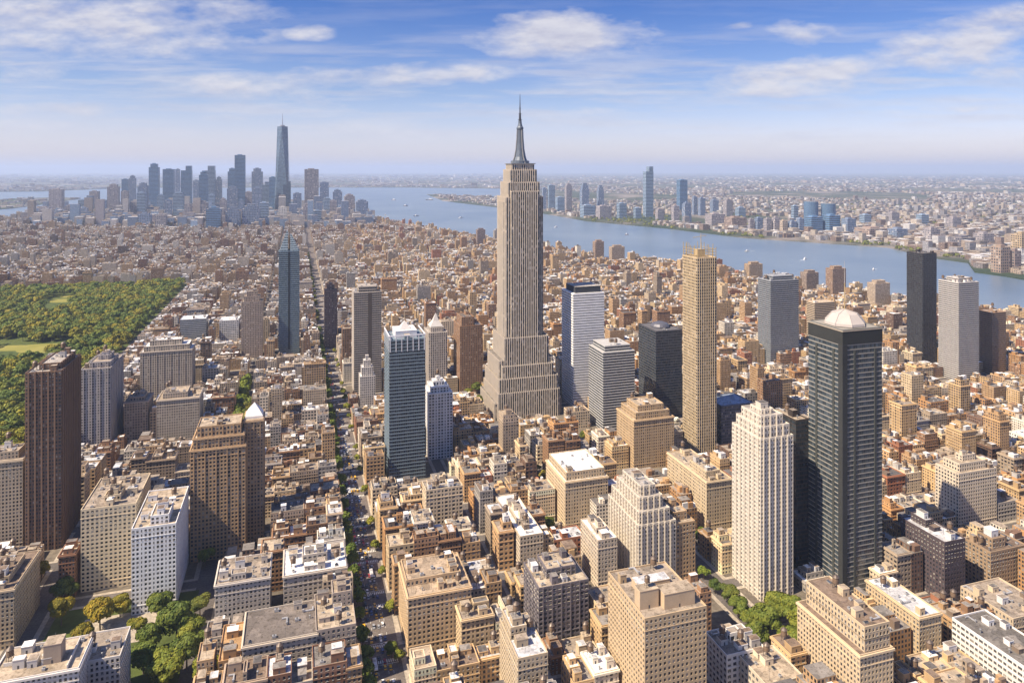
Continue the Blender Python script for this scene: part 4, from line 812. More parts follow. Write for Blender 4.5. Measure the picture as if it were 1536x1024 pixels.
for rank, l in enumerate(NEAR):
    u0, u1, v0, v1 = l['r']; w_, d_ = u1 - u0, v1 - v0; H = l['H']; a, b = w_ / 2, d_ / 2
    east = pix(l['x'], l['y'], 0)[0] > 560; colr, cname, _ = pick(PAL_E if east else PAL_W)
    colr = tuple(np.clip(np.array(colr) * random.uniform(.88, 1.12), .02, .75)); rc = random.choice(ROOFS); st, sname = random.choice(STY)
    feat = []
    if w_ > 17 and d_ > 20 and random.random() < .5:       # a light court behind: front range and two wings
        wing = w_ * random.uniform(.3, .38); cut = -b + d_ * random.uniform(.4, .55); h2 = H - random.choice([.4, 1.5, 3.4])
        T = [(-a, a, -b, cut, 0, H, rc), (-a + .03, -a + wing, cut - .2, b, 0, h2, rc), (a - wing, a - .03, cut - .2, b - random.uniform(0, 4), 0, h2, rc)]; top = (-a, a, -b, cut); feat.append('twin rear wings')
    elif random.random() < .36 and min(w_, d_) > 12:
        up = random.uniform(3.2, 7); q4 = [random.choice([.02, .05, .2, .35, .45]) for _ in range(4)]
        T = [(-a, a, -b, b, 0, H, rc), (-a + w_ * q4[0] + .1, a - w_ * q4[1] - .1, -b + d_ * q4[2] + .1, b - d_ * q4[3] - .1, H, H + up, random.choice(ROOFS))]; top = T[1][:4]; feat.append('set back upper floor')
    else: T = [(-a, a, -b, b, 0, H, rc)]; top = (-a, a, -b, b)
    level = 'A' if rank < 22 else ('B' if l['y'] < 900 else 'C')
    z = T[1][5] if (len(T) == 2) else H
    sp = dict(u=l['u'], v=l['v'], tiers=T, style=st | dict(base=random.choice([1.0, 1.0, 1.25, 1.4, .7]), pat=random.choice([[1.0], [1.0, .55], [1.0, 1.0, .5], [1.12, .8], [.6, 1.15, .6, 1.15]])), col=colr, name='apartment_building', cornice=1 if random.random() < .4 else 0)
    root, side = block(sp, level)
    got = clutter(root, top[0] + 1, top[1] - 1, top[2] + 1, top[3] - 1, z, colr, 3 if l['y'] < 900 else 2, .35, l['y'] < 1100)
    if len(T) == 2: clutter(root, -a + 1, T[1][0] - .5, -b + 1, b - 1, H, colr, 2, .3); clutter(root, T[1][1] + .5, a - 1, -b + 1, b - 1, H, colr, 2, .3); clutter(root, T[1][0], T[1][1], -b + 1, T[1][2] - .5, H, colr, 2, .0)
    if len(T) == 3: clutter(root, T[1][0] + .8, T[1][1] - .8, T[1][2] + 1, T[1][3] - 1, T[1][5], colr, 1, .3); clutter(root, T[2][0] + .8, T[2][1] - .8, T[2][2] + 1, T[2][3] - 1, T[2][5], colr, 1, .2)
    if 'water_tank' in got: feat.insert(0, 'water tank')
    rn = ROOFN.get(rc, 'grey'); where, second = place_words(l); fl = round(H / st['fl'])
    size = 'low' if H < 20 else ('tall' if H > 38 else 'mid height'); f1 = feat[0] if feat else 'lift housing'
    where = where
    tries = [f'{cname} {sname}block with {rn} roof {where}', f'{size} {cname} {sname}block with {rn} roof {where}', f'{size} {cname} {sname}block with {rn} roof and {f1} {where}', f'{size} {cname} block, {rn} roof, {f1}, {where}, towards the {second}',
             f'{size} {cname} {"narrow" if w_ < 22 else "wide"} block, {rn} roof, {f1}, {where}, towards the {second}']
    lab = next((q for q in tries if q not in used and len(q.split()) <= 15), None)
    if lab is None:
        k = used[tries[0]] = used.get(tries[0], 1) + 1
        lab = f'{["", "", "second", "third", "fourth", "fifth", "sixth", "seventh", "eighth"][min(k, 8)]} {cname} block, {rn} roof, {where}'
    if len(lab.replace('-', ' ').split()) > 16: lab = lab.replace(', ' + f1, '')
    used.setdefault(lab, 1)
    tag(root, lab, 'building', 'apartment blocks filling the street grid')
# everything smaller or farther away on the island: one body of houses
def mass(name, B, col, rcol, bay, fl, sty, hid=None, rot=TH):
    """many plain houses with windowed walls in one mesh"""
    mb = MB(); B = np.asarray(B, float); x0, x1, y0, y1, z0, z1 = B.T; n = len(B)
    def q(*k): return np.stack([np.stack(a, -1) for a in k], 1)
    for f, L in ((q((x0, y0, z0), (x1, y0, z0), (x1, y0, z1), (x0, y0, z1)), x1 - x0), (q((x1, y0, z0), (x1, y1, z0), (x1, y1, z1), (x1, y0, z1)), y1 - y0), (q((x1, y1, z0), (x0, y1, z0), (x0, y1, z1), (x1, y1, z1)), x1 - x0), (q((x0, y1, z0), (x0, y0, z0), (x0, y0, z1), (x0, y1, z1)), y1 - y0)):
        nb = np.maximum(1, np.round(L / bay)); nf = np.maximum(1, np.round((z1 - z0) / fl)); a = RNG.integers(0, 500, n); b = RNG.integers(0, 500, n)
        mb.quads(f, M_FAC, col, np.stack([np.stack([a, b], -1), np.stack([a + nb, b], -1), np.stack([a + nb, b + nf], -1), np.stack([a, b + nf], -1)], 1), sty)
    mb.quads(q((x0, y0, z1), (x1, y0, z1), (x1, y1, z1), (x0, y1, z1)), M_ROOF, rcol)
    return mb
B, C, RC, PB, PC = [], [], [], [], []
for l in REST:
    u0, u1, v0, v1 = l['r']; H = l['H']; east = pix(l['x'], l['y'], 0)[0] > 520; cc = np.clip(np.array(pick(PAL_E if east else PAL_W)[0]) * random.uniform(.85, 1.15), .02, .75); rc = random.choice(ROOFS)
    w_, d_ = u1 - u0, v1 - v0
    def add(a, b, c, d, z0, z1): B.append((a, b, c, d, z0, z1)); C.append(cc); RC.append(rc)
    q = random.random()
    if q < .5 and w_ > 13: cut = v0 + d_ * random.uniform(.4, .6); g = w_ * random.uniform(.3, .4); add(u0, u1, v0, cut, .1, H); add(u0 + .1, u0 + g, cut - .3, v1, .1, H - 1.2); add(u1 - g, u1 - .1, cut - .3, v1, .1, H - random.uniform(.5, 5))
    elif q < .72: add(u0, u1, v0, v1, .1, H); add(u0 + w_ * random.uniform(.1, .35), u1 - w_ * random.uniform(.1, .35), v0 + d_ * random.uniform(.1, .35), v1 - d_ * .15, H, H + random.uniform(3, 8))
    else: add(u0, u1, v0, v1, .1, H)
    for k in range(5 if l['y'] < 2200 else 3):
        bw, bd = random.uniform(1.8, 6), random.uniform(1.8, 6); x = random.uniform(u0 + .5, max(u0 + .6, u1 - bw - .5)); y = random.uniform(v0 + .5, max(v0 + .6, v0 + d_ * .5 - bd))
        PB.append((x, x + bw, y, y + bd, H - 1.5, H + random.uniform(2, 5.5))); PC.append(np.clip(cc * random.uniform(.8, 1.3), 0, .75) if random.random() < .55 else np.array(random.choice([SILVER, (.66, .65, .63), (.7, .7, .7), BROWN_R, TAR])))
mb = mass('x', B, np.array(C), np.array(RC), 2.9, 3.3, (.56, .58, .8)); mb.boxes(PB, M_WALL, np.array(PC))
o = mb.build('city_buildings'); o.rotation_euler.z = TH
tag(o, 'dense mass of small brick blocks filling the island beyond the countable ones', 'building', kind='stuff')
print('lots', len(LOTS), 'seen', len(order), 'rest', len(REST))
# ------------------------------------------------------------------ far skylines, each tower a thing of its own
def skyline_tower(xl, xr, ytop, yb, col, sty, name, label, cat, group, split=.28, crown=0, rnd=False, ratio=1.0):
    Y = F * H0 / (yb - HY); wid = (xr - xl) / F * Y; X = ((xl + xr) / 2 - CX) / F * Y; H = H0 - (ytop - HY) * Y / F
    root = empty(name, (X, Y, 0), TH if not rnd else 0); mw, mr = MB(), MB()
    phi = math.atan2(X, Y) + TH; w_ = wid / (abs(math.cos(phi)) + ratio * abs(math.sin(phi))); d_ = w_ * ratio; a, b = w_ / 2, d_ / 2
    if rnd:
        n = 20; t = np.linspace(0, 2 * math.pi, n + 1); r = wid / 2; P0 = np.stack([r * np.cos(t), r * np.sin(t) * .8], 1); nf = round(H / 5)
        P = np.stack([np.column_stack([P0[:-1], np.zeros(n)]), np.column_stack([P0[1:], np.zeros(n)]), np.column_stack([P0[1:], np.full(n, H)]), np.column_stack([P0[:-1], np.full(n, H)])], 1)
        uv = np.array([[(i * 3, 0), (i * 3 + 3, 0), (i * 3 + 3, nf), (i * 3, nf)] for i in range(n)]); mw.quads(P, M_FAC, col, uv, (sty['wu'], sty['wv'], sty['gl'])); mr.poly([(*p_, H) for p_ in P0[:-1]], M_ROOF, GREY)
    else:
        T = [(-a, a, -b, b, 0, H)]
        if crown == 1: T = [(-a, a, -b, b, 0, H * .93), (-a * .7, a * .7, -b * .7, b * .7, H * .93, H)]
        if crown == 2: T = [(-a, a, -b, b, 0, H * .80), (-a * .78, a * .78, -b * .8, b * .8, H * .80, H * .92), (-a * .5, a * .5, -b * .5, b * .5, H * .92, H)]
        if crown == 3: T = [(-a, a, -b, b, 0, H * .9), (-a * .1, a * .95, -b * .95, b * .95, H * .9, H)]
        for t in T: tier(mw, *t, sty, col, 'C', 'L'); roof(mr, *t[:4], t[5], col, GREY)
        if crown in (0, 1): t = T[-1]; mr.boxes([(t[0] * .5, t[1] * .4, t[2] * .5, t[3] * .5, t[5], t[5] + 7)], M_WALL, np.array(col) * .9)
    mw.build('wall', root); mr.build('roof', root); tag(root, label, cat, group); return root, H, w_
def mix3(a, b, t): return tuple(x * (1 - t) + y * t for x, y in zip(a, b))
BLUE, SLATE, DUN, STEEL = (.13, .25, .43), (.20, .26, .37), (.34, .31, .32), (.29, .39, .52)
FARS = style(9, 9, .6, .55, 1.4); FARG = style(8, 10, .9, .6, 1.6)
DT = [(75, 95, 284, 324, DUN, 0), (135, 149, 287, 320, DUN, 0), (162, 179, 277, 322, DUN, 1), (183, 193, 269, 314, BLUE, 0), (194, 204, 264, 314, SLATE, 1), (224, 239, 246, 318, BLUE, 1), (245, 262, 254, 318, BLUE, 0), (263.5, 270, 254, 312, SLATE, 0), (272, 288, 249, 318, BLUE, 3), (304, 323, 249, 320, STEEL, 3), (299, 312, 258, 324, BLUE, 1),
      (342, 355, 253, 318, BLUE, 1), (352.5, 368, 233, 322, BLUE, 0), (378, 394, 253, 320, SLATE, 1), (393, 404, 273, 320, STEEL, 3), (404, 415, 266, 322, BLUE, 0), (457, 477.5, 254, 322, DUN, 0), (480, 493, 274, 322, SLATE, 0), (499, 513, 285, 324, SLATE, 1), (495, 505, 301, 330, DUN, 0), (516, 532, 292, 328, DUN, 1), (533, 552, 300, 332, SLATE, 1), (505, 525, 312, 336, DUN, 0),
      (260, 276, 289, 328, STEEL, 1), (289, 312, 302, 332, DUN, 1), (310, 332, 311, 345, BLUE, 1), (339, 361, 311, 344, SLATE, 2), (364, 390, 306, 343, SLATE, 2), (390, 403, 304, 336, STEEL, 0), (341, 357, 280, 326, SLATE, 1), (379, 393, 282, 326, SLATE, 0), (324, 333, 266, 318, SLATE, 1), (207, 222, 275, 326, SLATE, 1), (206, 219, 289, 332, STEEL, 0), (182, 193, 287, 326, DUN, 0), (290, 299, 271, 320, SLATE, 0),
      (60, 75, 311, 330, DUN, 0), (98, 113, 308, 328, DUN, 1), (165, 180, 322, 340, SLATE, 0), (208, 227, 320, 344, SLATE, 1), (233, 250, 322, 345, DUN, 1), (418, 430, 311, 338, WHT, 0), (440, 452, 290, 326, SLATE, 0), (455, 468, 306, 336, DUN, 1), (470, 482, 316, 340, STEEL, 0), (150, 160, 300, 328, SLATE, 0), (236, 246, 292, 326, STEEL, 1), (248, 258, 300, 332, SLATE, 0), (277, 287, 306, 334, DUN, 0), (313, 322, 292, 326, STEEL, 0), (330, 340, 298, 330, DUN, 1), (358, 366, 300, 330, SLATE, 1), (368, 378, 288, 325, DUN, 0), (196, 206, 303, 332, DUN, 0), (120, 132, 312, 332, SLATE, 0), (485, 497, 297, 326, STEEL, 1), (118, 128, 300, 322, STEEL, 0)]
WTC = (413, 434.5, 190, 322)
lu = {}
def far_label(i, cname, crown, w_, ytop, base, n_of):
    base = base.replace('the far downtown', 'downtown') if len(base.split()) > 6 else base
    sz = 'slim' if w_ < 12 else ('broad' if w_ > 18 else 'square'); ht = 'towering' if ytop < 262 else ('tall' if ytop < 292 else 'low')
    tp = ['flat top', 'stepped top', 'twice stepped top', 'notched top'][crown]
    return f'{ht} {sz} {cname} tower with {tp} {base}'
NM = {BLUE: 'blue glass', SLATE: 'slate grey', DUN: 'dun stone', STEEL: 'steel grey', WHT: 'white'}
def zone(px, zs):
    for lim, txt in zs:
        if px < lim: return txt
    return zs[-1][1]
def unique(lab):
    k = lu.get(lab, 0); lu[lab] = k + 1
    return lab if not k else ["", "second", "third", "fourth", "fifth", "sixth", "seventh"][min(k, 6)] + ' ' + lab
ZD = [(140, 'by the east river mouth of the far downtown'), (215, 'in the eastern fringe of the far downtown'), (300, 'in the thick of the far downtown'), (345, 'in the middle of the far downtown'), (412, 'just before the spired glass tower'), (470, 'just past the spired glass tower'), (999, 'at the downtown harbour edge')]
for i, (xl, xr, yt, yb, cc, cr) in enumerate(sorted(DT)):
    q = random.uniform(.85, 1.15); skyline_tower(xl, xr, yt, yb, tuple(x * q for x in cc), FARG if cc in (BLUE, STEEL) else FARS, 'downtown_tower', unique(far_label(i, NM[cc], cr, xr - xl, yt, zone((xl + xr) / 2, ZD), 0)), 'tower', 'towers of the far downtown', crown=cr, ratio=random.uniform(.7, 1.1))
# tapering glass tower with spire
xl, xr, yt, yb = WTC; Y = F * H0 / (yb - HY); X = ((xl + xr) / 2 - CX) / F * Y; hw = (xr - xl) / F * Y / 2; H = H0 - (yt - HY) * Y / F
root = empty('glass_skyscraper', (X, Y, 0), TH * .6); tag(root, 'tapering blue glass tower with thin spire, tallest of the far downtown', 'skyscraper')
mb = MB(); a = hw * .94; b = hw * .66 * 1.0; z0, zb, z1 = 0, 60, H
lo = [(-a, -a), (a, -a), (a, a), (-a, a)]; r2 = b * 1.06; hi = [(0, -r2), (r2, 0), (0, r2), (-r2, 0)]
mb.boxes([(-a, a, -a, a, 0, zb)], M_FAC, (.2, .26, .34))
for i in range(4):
    j = (i + 1) % 4; p0, p1, q0, q1 = lo[i], lo[j], hi[i], hi[j]
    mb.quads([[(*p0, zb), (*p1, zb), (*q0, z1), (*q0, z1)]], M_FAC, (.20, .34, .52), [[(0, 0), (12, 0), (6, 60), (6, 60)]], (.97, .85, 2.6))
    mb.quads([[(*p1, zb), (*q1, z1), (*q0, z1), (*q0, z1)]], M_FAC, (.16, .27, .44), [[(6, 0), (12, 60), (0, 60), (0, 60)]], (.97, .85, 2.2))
mb.build('wall', root)
mb = MB(); mb.poly([(*p_, z1) for p_ in hi], M_ROOF, GREY); mb.lathe([(r2 * .45, z1), (r2 * .5, z1 + 9), (r2 * .2, z1 + 10)], 14, M_METAL, (.3, .3, .33)); mb.build('roof', root)
mb = MB(); mb.tube((0, 0, z1 + 6), (0, 0, z1 + 60), 4.5, 3.0, M_METAL, (.4, .42, .46)); mb.tube((0, 0, z1 + 60), (0, 0, z1 + 100), 2.4, 1.0, M_METAL, (.4, .42, .46)); mb.build('spire', root)
skyline_tower(413, 424, 290, 325, (.07, .1, .16), FARG, 'downtown_tower', 'dark shouldered tower at the foot of the far spired glass tower', 'tower', 'towers of the far downtown', crown=2); skyline_tower(425, 436, 272, 323, (.07, .11, .17), FARG, 'downtown_tower', 'dark slim glass block leaning close behind the far spired glass tower', 'tower', 'towers of the far downtown', crown=3)
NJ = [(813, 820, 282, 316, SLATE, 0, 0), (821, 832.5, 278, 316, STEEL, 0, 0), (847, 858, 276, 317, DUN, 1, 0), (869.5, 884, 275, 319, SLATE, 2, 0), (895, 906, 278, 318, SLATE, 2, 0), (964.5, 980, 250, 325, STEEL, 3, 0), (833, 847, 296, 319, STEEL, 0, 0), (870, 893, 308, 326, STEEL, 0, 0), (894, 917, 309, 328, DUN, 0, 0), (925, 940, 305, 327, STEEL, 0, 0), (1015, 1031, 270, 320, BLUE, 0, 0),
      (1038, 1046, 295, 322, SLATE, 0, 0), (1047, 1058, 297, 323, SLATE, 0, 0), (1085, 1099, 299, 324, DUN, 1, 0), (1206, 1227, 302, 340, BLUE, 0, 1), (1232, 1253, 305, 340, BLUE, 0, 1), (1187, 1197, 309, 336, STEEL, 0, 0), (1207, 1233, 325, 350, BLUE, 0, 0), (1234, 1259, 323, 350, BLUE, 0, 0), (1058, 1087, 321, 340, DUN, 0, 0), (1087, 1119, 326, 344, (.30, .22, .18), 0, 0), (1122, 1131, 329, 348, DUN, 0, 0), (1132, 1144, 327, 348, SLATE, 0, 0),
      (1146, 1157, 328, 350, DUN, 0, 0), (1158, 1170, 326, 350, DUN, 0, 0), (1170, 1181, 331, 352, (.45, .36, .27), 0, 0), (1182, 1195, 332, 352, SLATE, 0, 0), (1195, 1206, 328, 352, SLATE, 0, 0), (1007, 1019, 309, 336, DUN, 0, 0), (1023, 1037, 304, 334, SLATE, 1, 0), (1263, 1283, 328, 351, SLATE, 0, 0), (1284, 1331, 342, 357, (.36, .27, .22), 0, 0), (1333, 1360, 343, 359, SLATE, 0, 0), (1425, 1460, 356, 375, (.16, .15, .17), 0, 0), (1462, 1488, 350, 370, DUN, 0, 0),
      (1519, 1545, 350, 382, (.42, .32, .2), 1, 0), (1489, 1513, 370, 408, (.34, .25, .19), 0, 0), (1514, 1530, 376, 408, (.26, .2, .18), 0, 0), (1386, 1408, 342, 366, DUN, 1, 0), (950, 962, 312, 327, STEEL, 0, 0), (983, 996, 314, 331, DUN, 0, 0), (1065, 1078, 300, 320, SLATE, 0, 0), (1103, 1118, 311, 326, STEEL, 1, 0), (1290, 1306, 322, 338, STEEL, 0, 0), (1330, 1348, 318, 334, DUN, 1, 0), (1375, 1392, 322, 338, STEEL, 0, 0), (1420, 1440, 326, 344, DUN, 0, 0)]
ZN = [(860, 'beside the spired skyscraper'), (920, 'across the river past the skyscraper'), (1000, 'around the tall lone glass tower'), (1060, 'inland of the golden slender tower'), (1130, 'behind the golden tower riverbank'), (1200, 'inland of the grey glass pair'), (1262, 'inland of the domed glass tower'), (1370, 'past the round glass towers'), (1470, 'inland of the dark river tower'), (1600, 'across from the white balcony tower')]
for i, (xl, xr, yt, yb, cc, cr, rd) in enumerate(sorted(NJ, key=lambda q: q[0])):
    nm = NM.get(cc, 'brown brick'); lab = 'tall lone blue grey glass tower across the river with notched top' if yt == 250 else ('dark blue glass slab across the river, second highest there' if yt == 270 else ('round blue glass tower on the far riverbank, ' + ('first' if xl < 1220 else 'second') + ' of a pair' if rd else far_label(i, nm, cr, xr - xl, yt + 20, zone((xl + xr) / 2, ZN), 0)))
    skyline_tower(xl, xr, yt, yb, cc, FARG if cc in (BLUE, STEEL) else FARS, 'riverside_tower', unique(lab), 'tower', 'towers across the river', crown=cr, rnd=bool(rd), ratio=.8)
# far town across the water and the downtown's lower roofs: uncountable
B, C, RC = [], [], []
def scatter(n, pxa, pxb, pya, pyb, hmin, hmax, poly, size, pal):
    k = 0; tries = 0
    while k < n and tries < n * 9:
        tries += 1; py = HY + (pyb - HY) * (pya - HY) / ((pya - HY) + random.random() ** 1.0 * ((pyb - HY) - (pya - HY)) + 1e-6) if False else random.uniform(pya, pyb); px = random.uniform(pxa, pxb); x, y = ground(px, py)
        if not inside(poly, x, y) or not inside(poly, x + 60, y - 90) or not inside(poly, x - 60, y - 60): continue
        sc = max(1.0, y / 8500)
        if math.sin(y * .0011 + 1.2 * math.sin(x * .0006)) + .7 * math.sin(x * .0017 + y * .0004) < -.35 and y > 4300 and poly is SHORE: continue
        w_, d_ = random.uniform(*size) * sc, random.uniform(*size) * sc; h = random.uniform(hmin, hmax) * (1 + .25 * (sc - 1)); h = h * (2.2 if random.random() < .06 else 1)
        u, v = to_uv(x, y); B.append((u, u + w_, v, v + d_, 0, h)); C.append(np.array(random.choice(pal)) * random.uniform(.8, 1.2)); RC.append(np.array(random.choice(ROOFS)) * random.uniform(.8, 1.1)); k += 1
PALF = [(.36, .29, .23), (.46, .40, .33), (.25, .22, .21), (.60, .59, .58), (.22, .16, .13), (.30, .29, .30)]
scatter(6500, 780, 1700, 285, 420, 9, 24, SHORE, (16, 44), PALF); scatter(3000, 780, 1700, 265, 300, 10, 22, SHORE, (22, 60), PALF); scatter(1600, -100, 800, 262, 284, 12, 30, SHORE, (30, 90), PALF); scatter(500, -100, 220, 282, 292, 10, 30, SHORE, (25, 60), PALF)
scatter(90, -100, 120, 298, 316, 8, 20, ISLET, (25, 60), PALF); scatter(200, 630, 760, 292, 310, 8, 20, SHORE, (25, 60), PALF)
o = mass('x', B, np.array(C), np.array(RC), 6.0, 6.0, (.5, .5, 1.0)).build('distant_buildings'); o.rotation_euler.z = TH
tag(o, 'low hazy town spreading to the horizon across the river', 'building', kind='stuff')
B, C, RC = [], [], []
scatter(900, 30, 560, 312, 345, 30, 75, ISLE, (24, 50), [DUN, SLATE, (.42, .36, .31), STEEL, (.5, .46, .42)])
o = mass('x', B, np.array(C), np.array(RC), 5.0, 5.0, (.5, .5, 1.0)).build('downtown_buildings'); o.rotation_euler.z = TH
tag(o, 'packed lower blocks around the feet of the far downtown towers', 'building', kind='stuff')
# ------------------------------------------------------------------ trees
def leaf_material():
    m, t, p = material('leaves'); oi = t.new('ShaderNodeObjectInfo')
    n = t.noise(pos(t), 0.28, 3, 0.6); n2 = t.noise(pos(t), 0.03, 3, 0.6)
    base = t.ramp(t.math('ADD', t.math('MULTIPLY', n, .65), t.math('MULTIPLY', n2, .5)), [(0.36, (.058, .085, .016)), (0.55, (.130, .150, .028)), (0.76, (.26, .24, .042))])
    t.l.new(t.mix(1.0, base, t.mix(1.0, oi.outputs['Color'], tint_of(t), 'MULTIPLY'), 'MULTIPLY'), p.inputs['Base Color']); p.inputs['Roughness'].default_value = 0.7; p.inputs['Specular IOR Level'].default_value = 0.25
    return m
M_LEAF = leaf_material(); M_BARK = plain('bark', .9, .2, 1.0)
def leaf_cloud(mb, clumps, n, s, rng, tint=(1, 1, 1), jit=.3):
    cl = np.array(clumps, float); wgt = cl[:, 3] ** 2; k = rng.choice(len(cl), n, p=wgt / wgt.sum())
    d = rng.normal(size=(n, 3)); d[:, 2] = np.where(d[:, 2] < -.5, -d[:, 2], d[:, 2]); d /= np.linalg.norm(d, axis=1)[:, None]
    c = cl[k, :3] + d * (cl[k, 3] * rng.uniform(.80, 1.03, n))[:, None] * np.array([1, 1, .85])
    nrm = d + rng.normal(size=(n, 3)) * jit; nrm /= np.linalg.norm(nrm, axis=1)[:, None]
    a = np.cross(nrm, rng.normal(size=(n, 3))); a /= np.linalg.norm(a, axis=1)[:, None]; b = np.cross(nrm, a); z = (s * rng.uniform(.6, 1.3, n))[:, None] / 2
    P = np.stack([c - a * z - b * z * .8, c + a * z - b * z * .6, c + a * z * .8 + b * z, c - a * z + b * z * .7], 1)
    t = np.asarray(tint, float); mb.quads(P, M_LEAF, np.broadcast_to(t, (n, 3)) if t.ndim == 1 else t[k])
def tree_meshes(seed, n, s, h=12.0, r=6.2):
    rng = np.random.default_rng(seed); th = h * .42; mt = MB(); mt.tube((0, 0, 0), (.1, .05, th), .34, .22, M_BARK, (.14, .11, .08), 7); cl = []
    for i in range(10):
        a = i * 2.4 + rng.uniform(-.4, .4); rr = r * rng.uniform(.35, .62); z = h * rng.uniform(.42, .78); q = (rr * math.cos(a), rr * math.sin(a), z); mt.tube((.1, .05, th * rng.uniform(.7, 1)), q, .15, .05, M_BARK, (.14, .11, .08), 5); cl.append((*q, r * rng.uniform(.32, .46)))
    for i in range(6): a = rng.uniform(0, 6.3); rr = r * rng.uniform(0, .45); cl.append((rr * math.cos(a), rr * math.sin(a), h * rng.uniform(.6, .86), r * rng.uniform(.34, .48)))
    mc = MB(); leaf_cloud(mc, cl, n, s, rng); return mt.mesh('trunk'), mc.mesh('crown')
BIGT = [tree_meshes(i, 5200, .7) for i in range(4)]; MIDT = [tree_meshes(10 + i, 900, 1.35) for i in range(5)]
tl = {}
def tree(x, y, h, label, group, kind='mid', colr=None, z=.17):
    P = BIGT if kind == 'big' else MIDT; mt, mc = random.choice(P)
    t = empty('tree', (x, y, z), random.uniform(0, 6.28)); sc = h / 12; t.scale = (sc * random.uniform(.9, 1.15),) * 2 + (sc,)
    a = bpy.data.objects.new('trunk', mt); b = bpy.data.objects.new('crown', mc)
    for o in (a, b): COL.objects.link(o); o.parent = t
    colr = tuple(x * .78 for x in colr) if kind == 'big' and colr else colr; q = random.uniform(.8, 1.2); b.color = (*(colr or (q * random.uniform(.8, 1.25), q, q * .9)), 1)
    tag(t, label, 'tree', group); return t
ORD = ['', 'second', 'third', 'fourth', 'fifth', 'sixth', 'seventh', 'eighth', 'ninth', 'tenth', 'eleventh', 'twelfth']
# single trees seen in the photo: column and row of the foot, height
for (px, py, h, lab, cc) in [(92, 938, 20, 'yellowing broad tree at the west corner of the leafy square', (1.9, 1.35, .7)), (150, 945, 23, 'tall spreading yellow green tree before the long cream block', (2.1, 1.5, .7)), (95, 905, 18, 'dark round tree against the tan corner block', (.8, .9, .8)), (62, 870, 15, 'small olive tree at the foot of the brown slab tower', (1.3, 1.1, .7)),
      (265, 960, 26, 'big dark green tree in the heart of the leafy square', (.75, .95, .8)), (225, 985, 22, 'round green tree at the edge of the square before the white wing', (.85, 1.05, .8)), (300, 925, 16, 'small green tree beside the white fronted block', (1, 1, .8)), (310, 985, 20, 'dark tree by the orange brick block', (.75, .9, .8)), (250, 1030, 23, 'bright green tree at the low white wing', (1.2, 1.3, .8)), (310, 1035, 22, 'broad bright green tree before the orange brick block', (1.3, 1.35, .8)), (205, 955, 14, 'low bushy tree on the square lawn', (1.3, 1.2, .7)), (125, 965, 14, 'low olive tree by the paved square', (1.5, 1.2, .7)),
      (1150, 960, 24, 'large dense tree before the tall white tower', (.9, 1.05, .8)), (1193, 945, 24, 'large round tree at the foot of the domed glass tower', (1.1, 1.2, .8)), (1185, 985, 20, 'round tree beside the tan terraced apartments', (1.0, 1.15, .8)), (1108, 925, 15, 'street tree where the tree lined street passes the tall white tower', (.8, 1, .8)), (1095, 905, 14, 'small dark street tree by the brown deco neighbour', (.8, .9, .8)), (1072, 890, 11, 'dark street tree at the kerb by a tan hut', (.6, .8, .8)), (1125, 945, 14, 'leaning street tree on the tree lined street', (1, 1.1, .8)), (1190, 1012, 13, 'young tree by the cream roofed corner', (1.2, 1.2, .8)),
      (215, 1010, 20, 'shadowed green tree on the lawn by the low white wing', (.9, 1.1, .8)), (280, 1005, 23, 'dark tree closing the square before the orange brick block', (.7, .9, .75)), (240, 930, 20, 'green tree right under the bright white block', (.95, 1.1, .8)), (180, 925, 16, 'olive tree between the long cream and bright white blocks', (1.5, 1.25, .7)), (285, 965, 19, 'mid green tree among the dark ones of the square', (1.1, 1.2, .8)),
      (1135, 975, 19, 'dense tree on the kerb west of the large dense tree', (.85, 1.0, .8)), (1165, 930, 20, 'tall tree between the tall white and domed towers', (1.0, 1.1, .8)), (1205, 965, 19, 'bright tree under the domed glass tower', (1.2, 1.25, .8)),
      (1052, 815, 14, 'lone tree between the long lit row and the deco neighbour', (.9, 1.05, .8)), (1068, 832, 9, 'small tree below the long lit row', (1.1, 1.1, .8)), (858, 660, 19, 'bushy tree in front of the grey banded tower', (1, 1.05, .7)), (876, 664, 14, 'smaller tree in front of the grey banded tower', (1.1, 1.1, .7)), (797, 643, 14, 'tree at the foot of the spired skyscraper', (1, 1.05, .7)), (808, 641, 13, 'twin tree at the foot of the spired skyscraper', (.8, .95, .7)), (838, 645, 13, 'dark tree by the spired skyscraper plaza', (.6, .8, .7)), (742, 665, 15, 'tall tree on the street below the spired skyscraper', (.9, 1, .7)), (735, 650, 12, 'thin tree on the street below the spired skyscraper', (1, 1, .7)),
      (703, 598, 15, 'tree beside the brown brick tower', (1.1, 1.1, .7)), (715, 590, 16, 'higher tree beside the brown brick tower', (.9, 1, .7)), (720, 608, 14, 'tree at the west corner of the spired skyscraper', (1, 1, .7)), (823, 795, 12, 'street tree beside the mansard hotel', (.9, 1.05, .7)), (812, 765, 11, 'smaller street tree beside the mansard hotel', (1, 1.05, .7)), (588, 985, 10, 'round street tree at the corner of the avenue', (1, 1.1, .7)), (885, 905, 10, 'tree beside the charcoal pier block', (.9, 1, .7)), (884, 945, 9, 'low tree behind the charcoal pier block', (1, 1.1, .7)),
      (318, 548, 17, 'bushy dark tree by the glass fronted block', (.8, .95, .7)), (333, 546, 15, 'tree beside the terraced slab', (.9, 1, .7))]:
    tree(*ground(px, py), h, lab, None, 'big', cc)
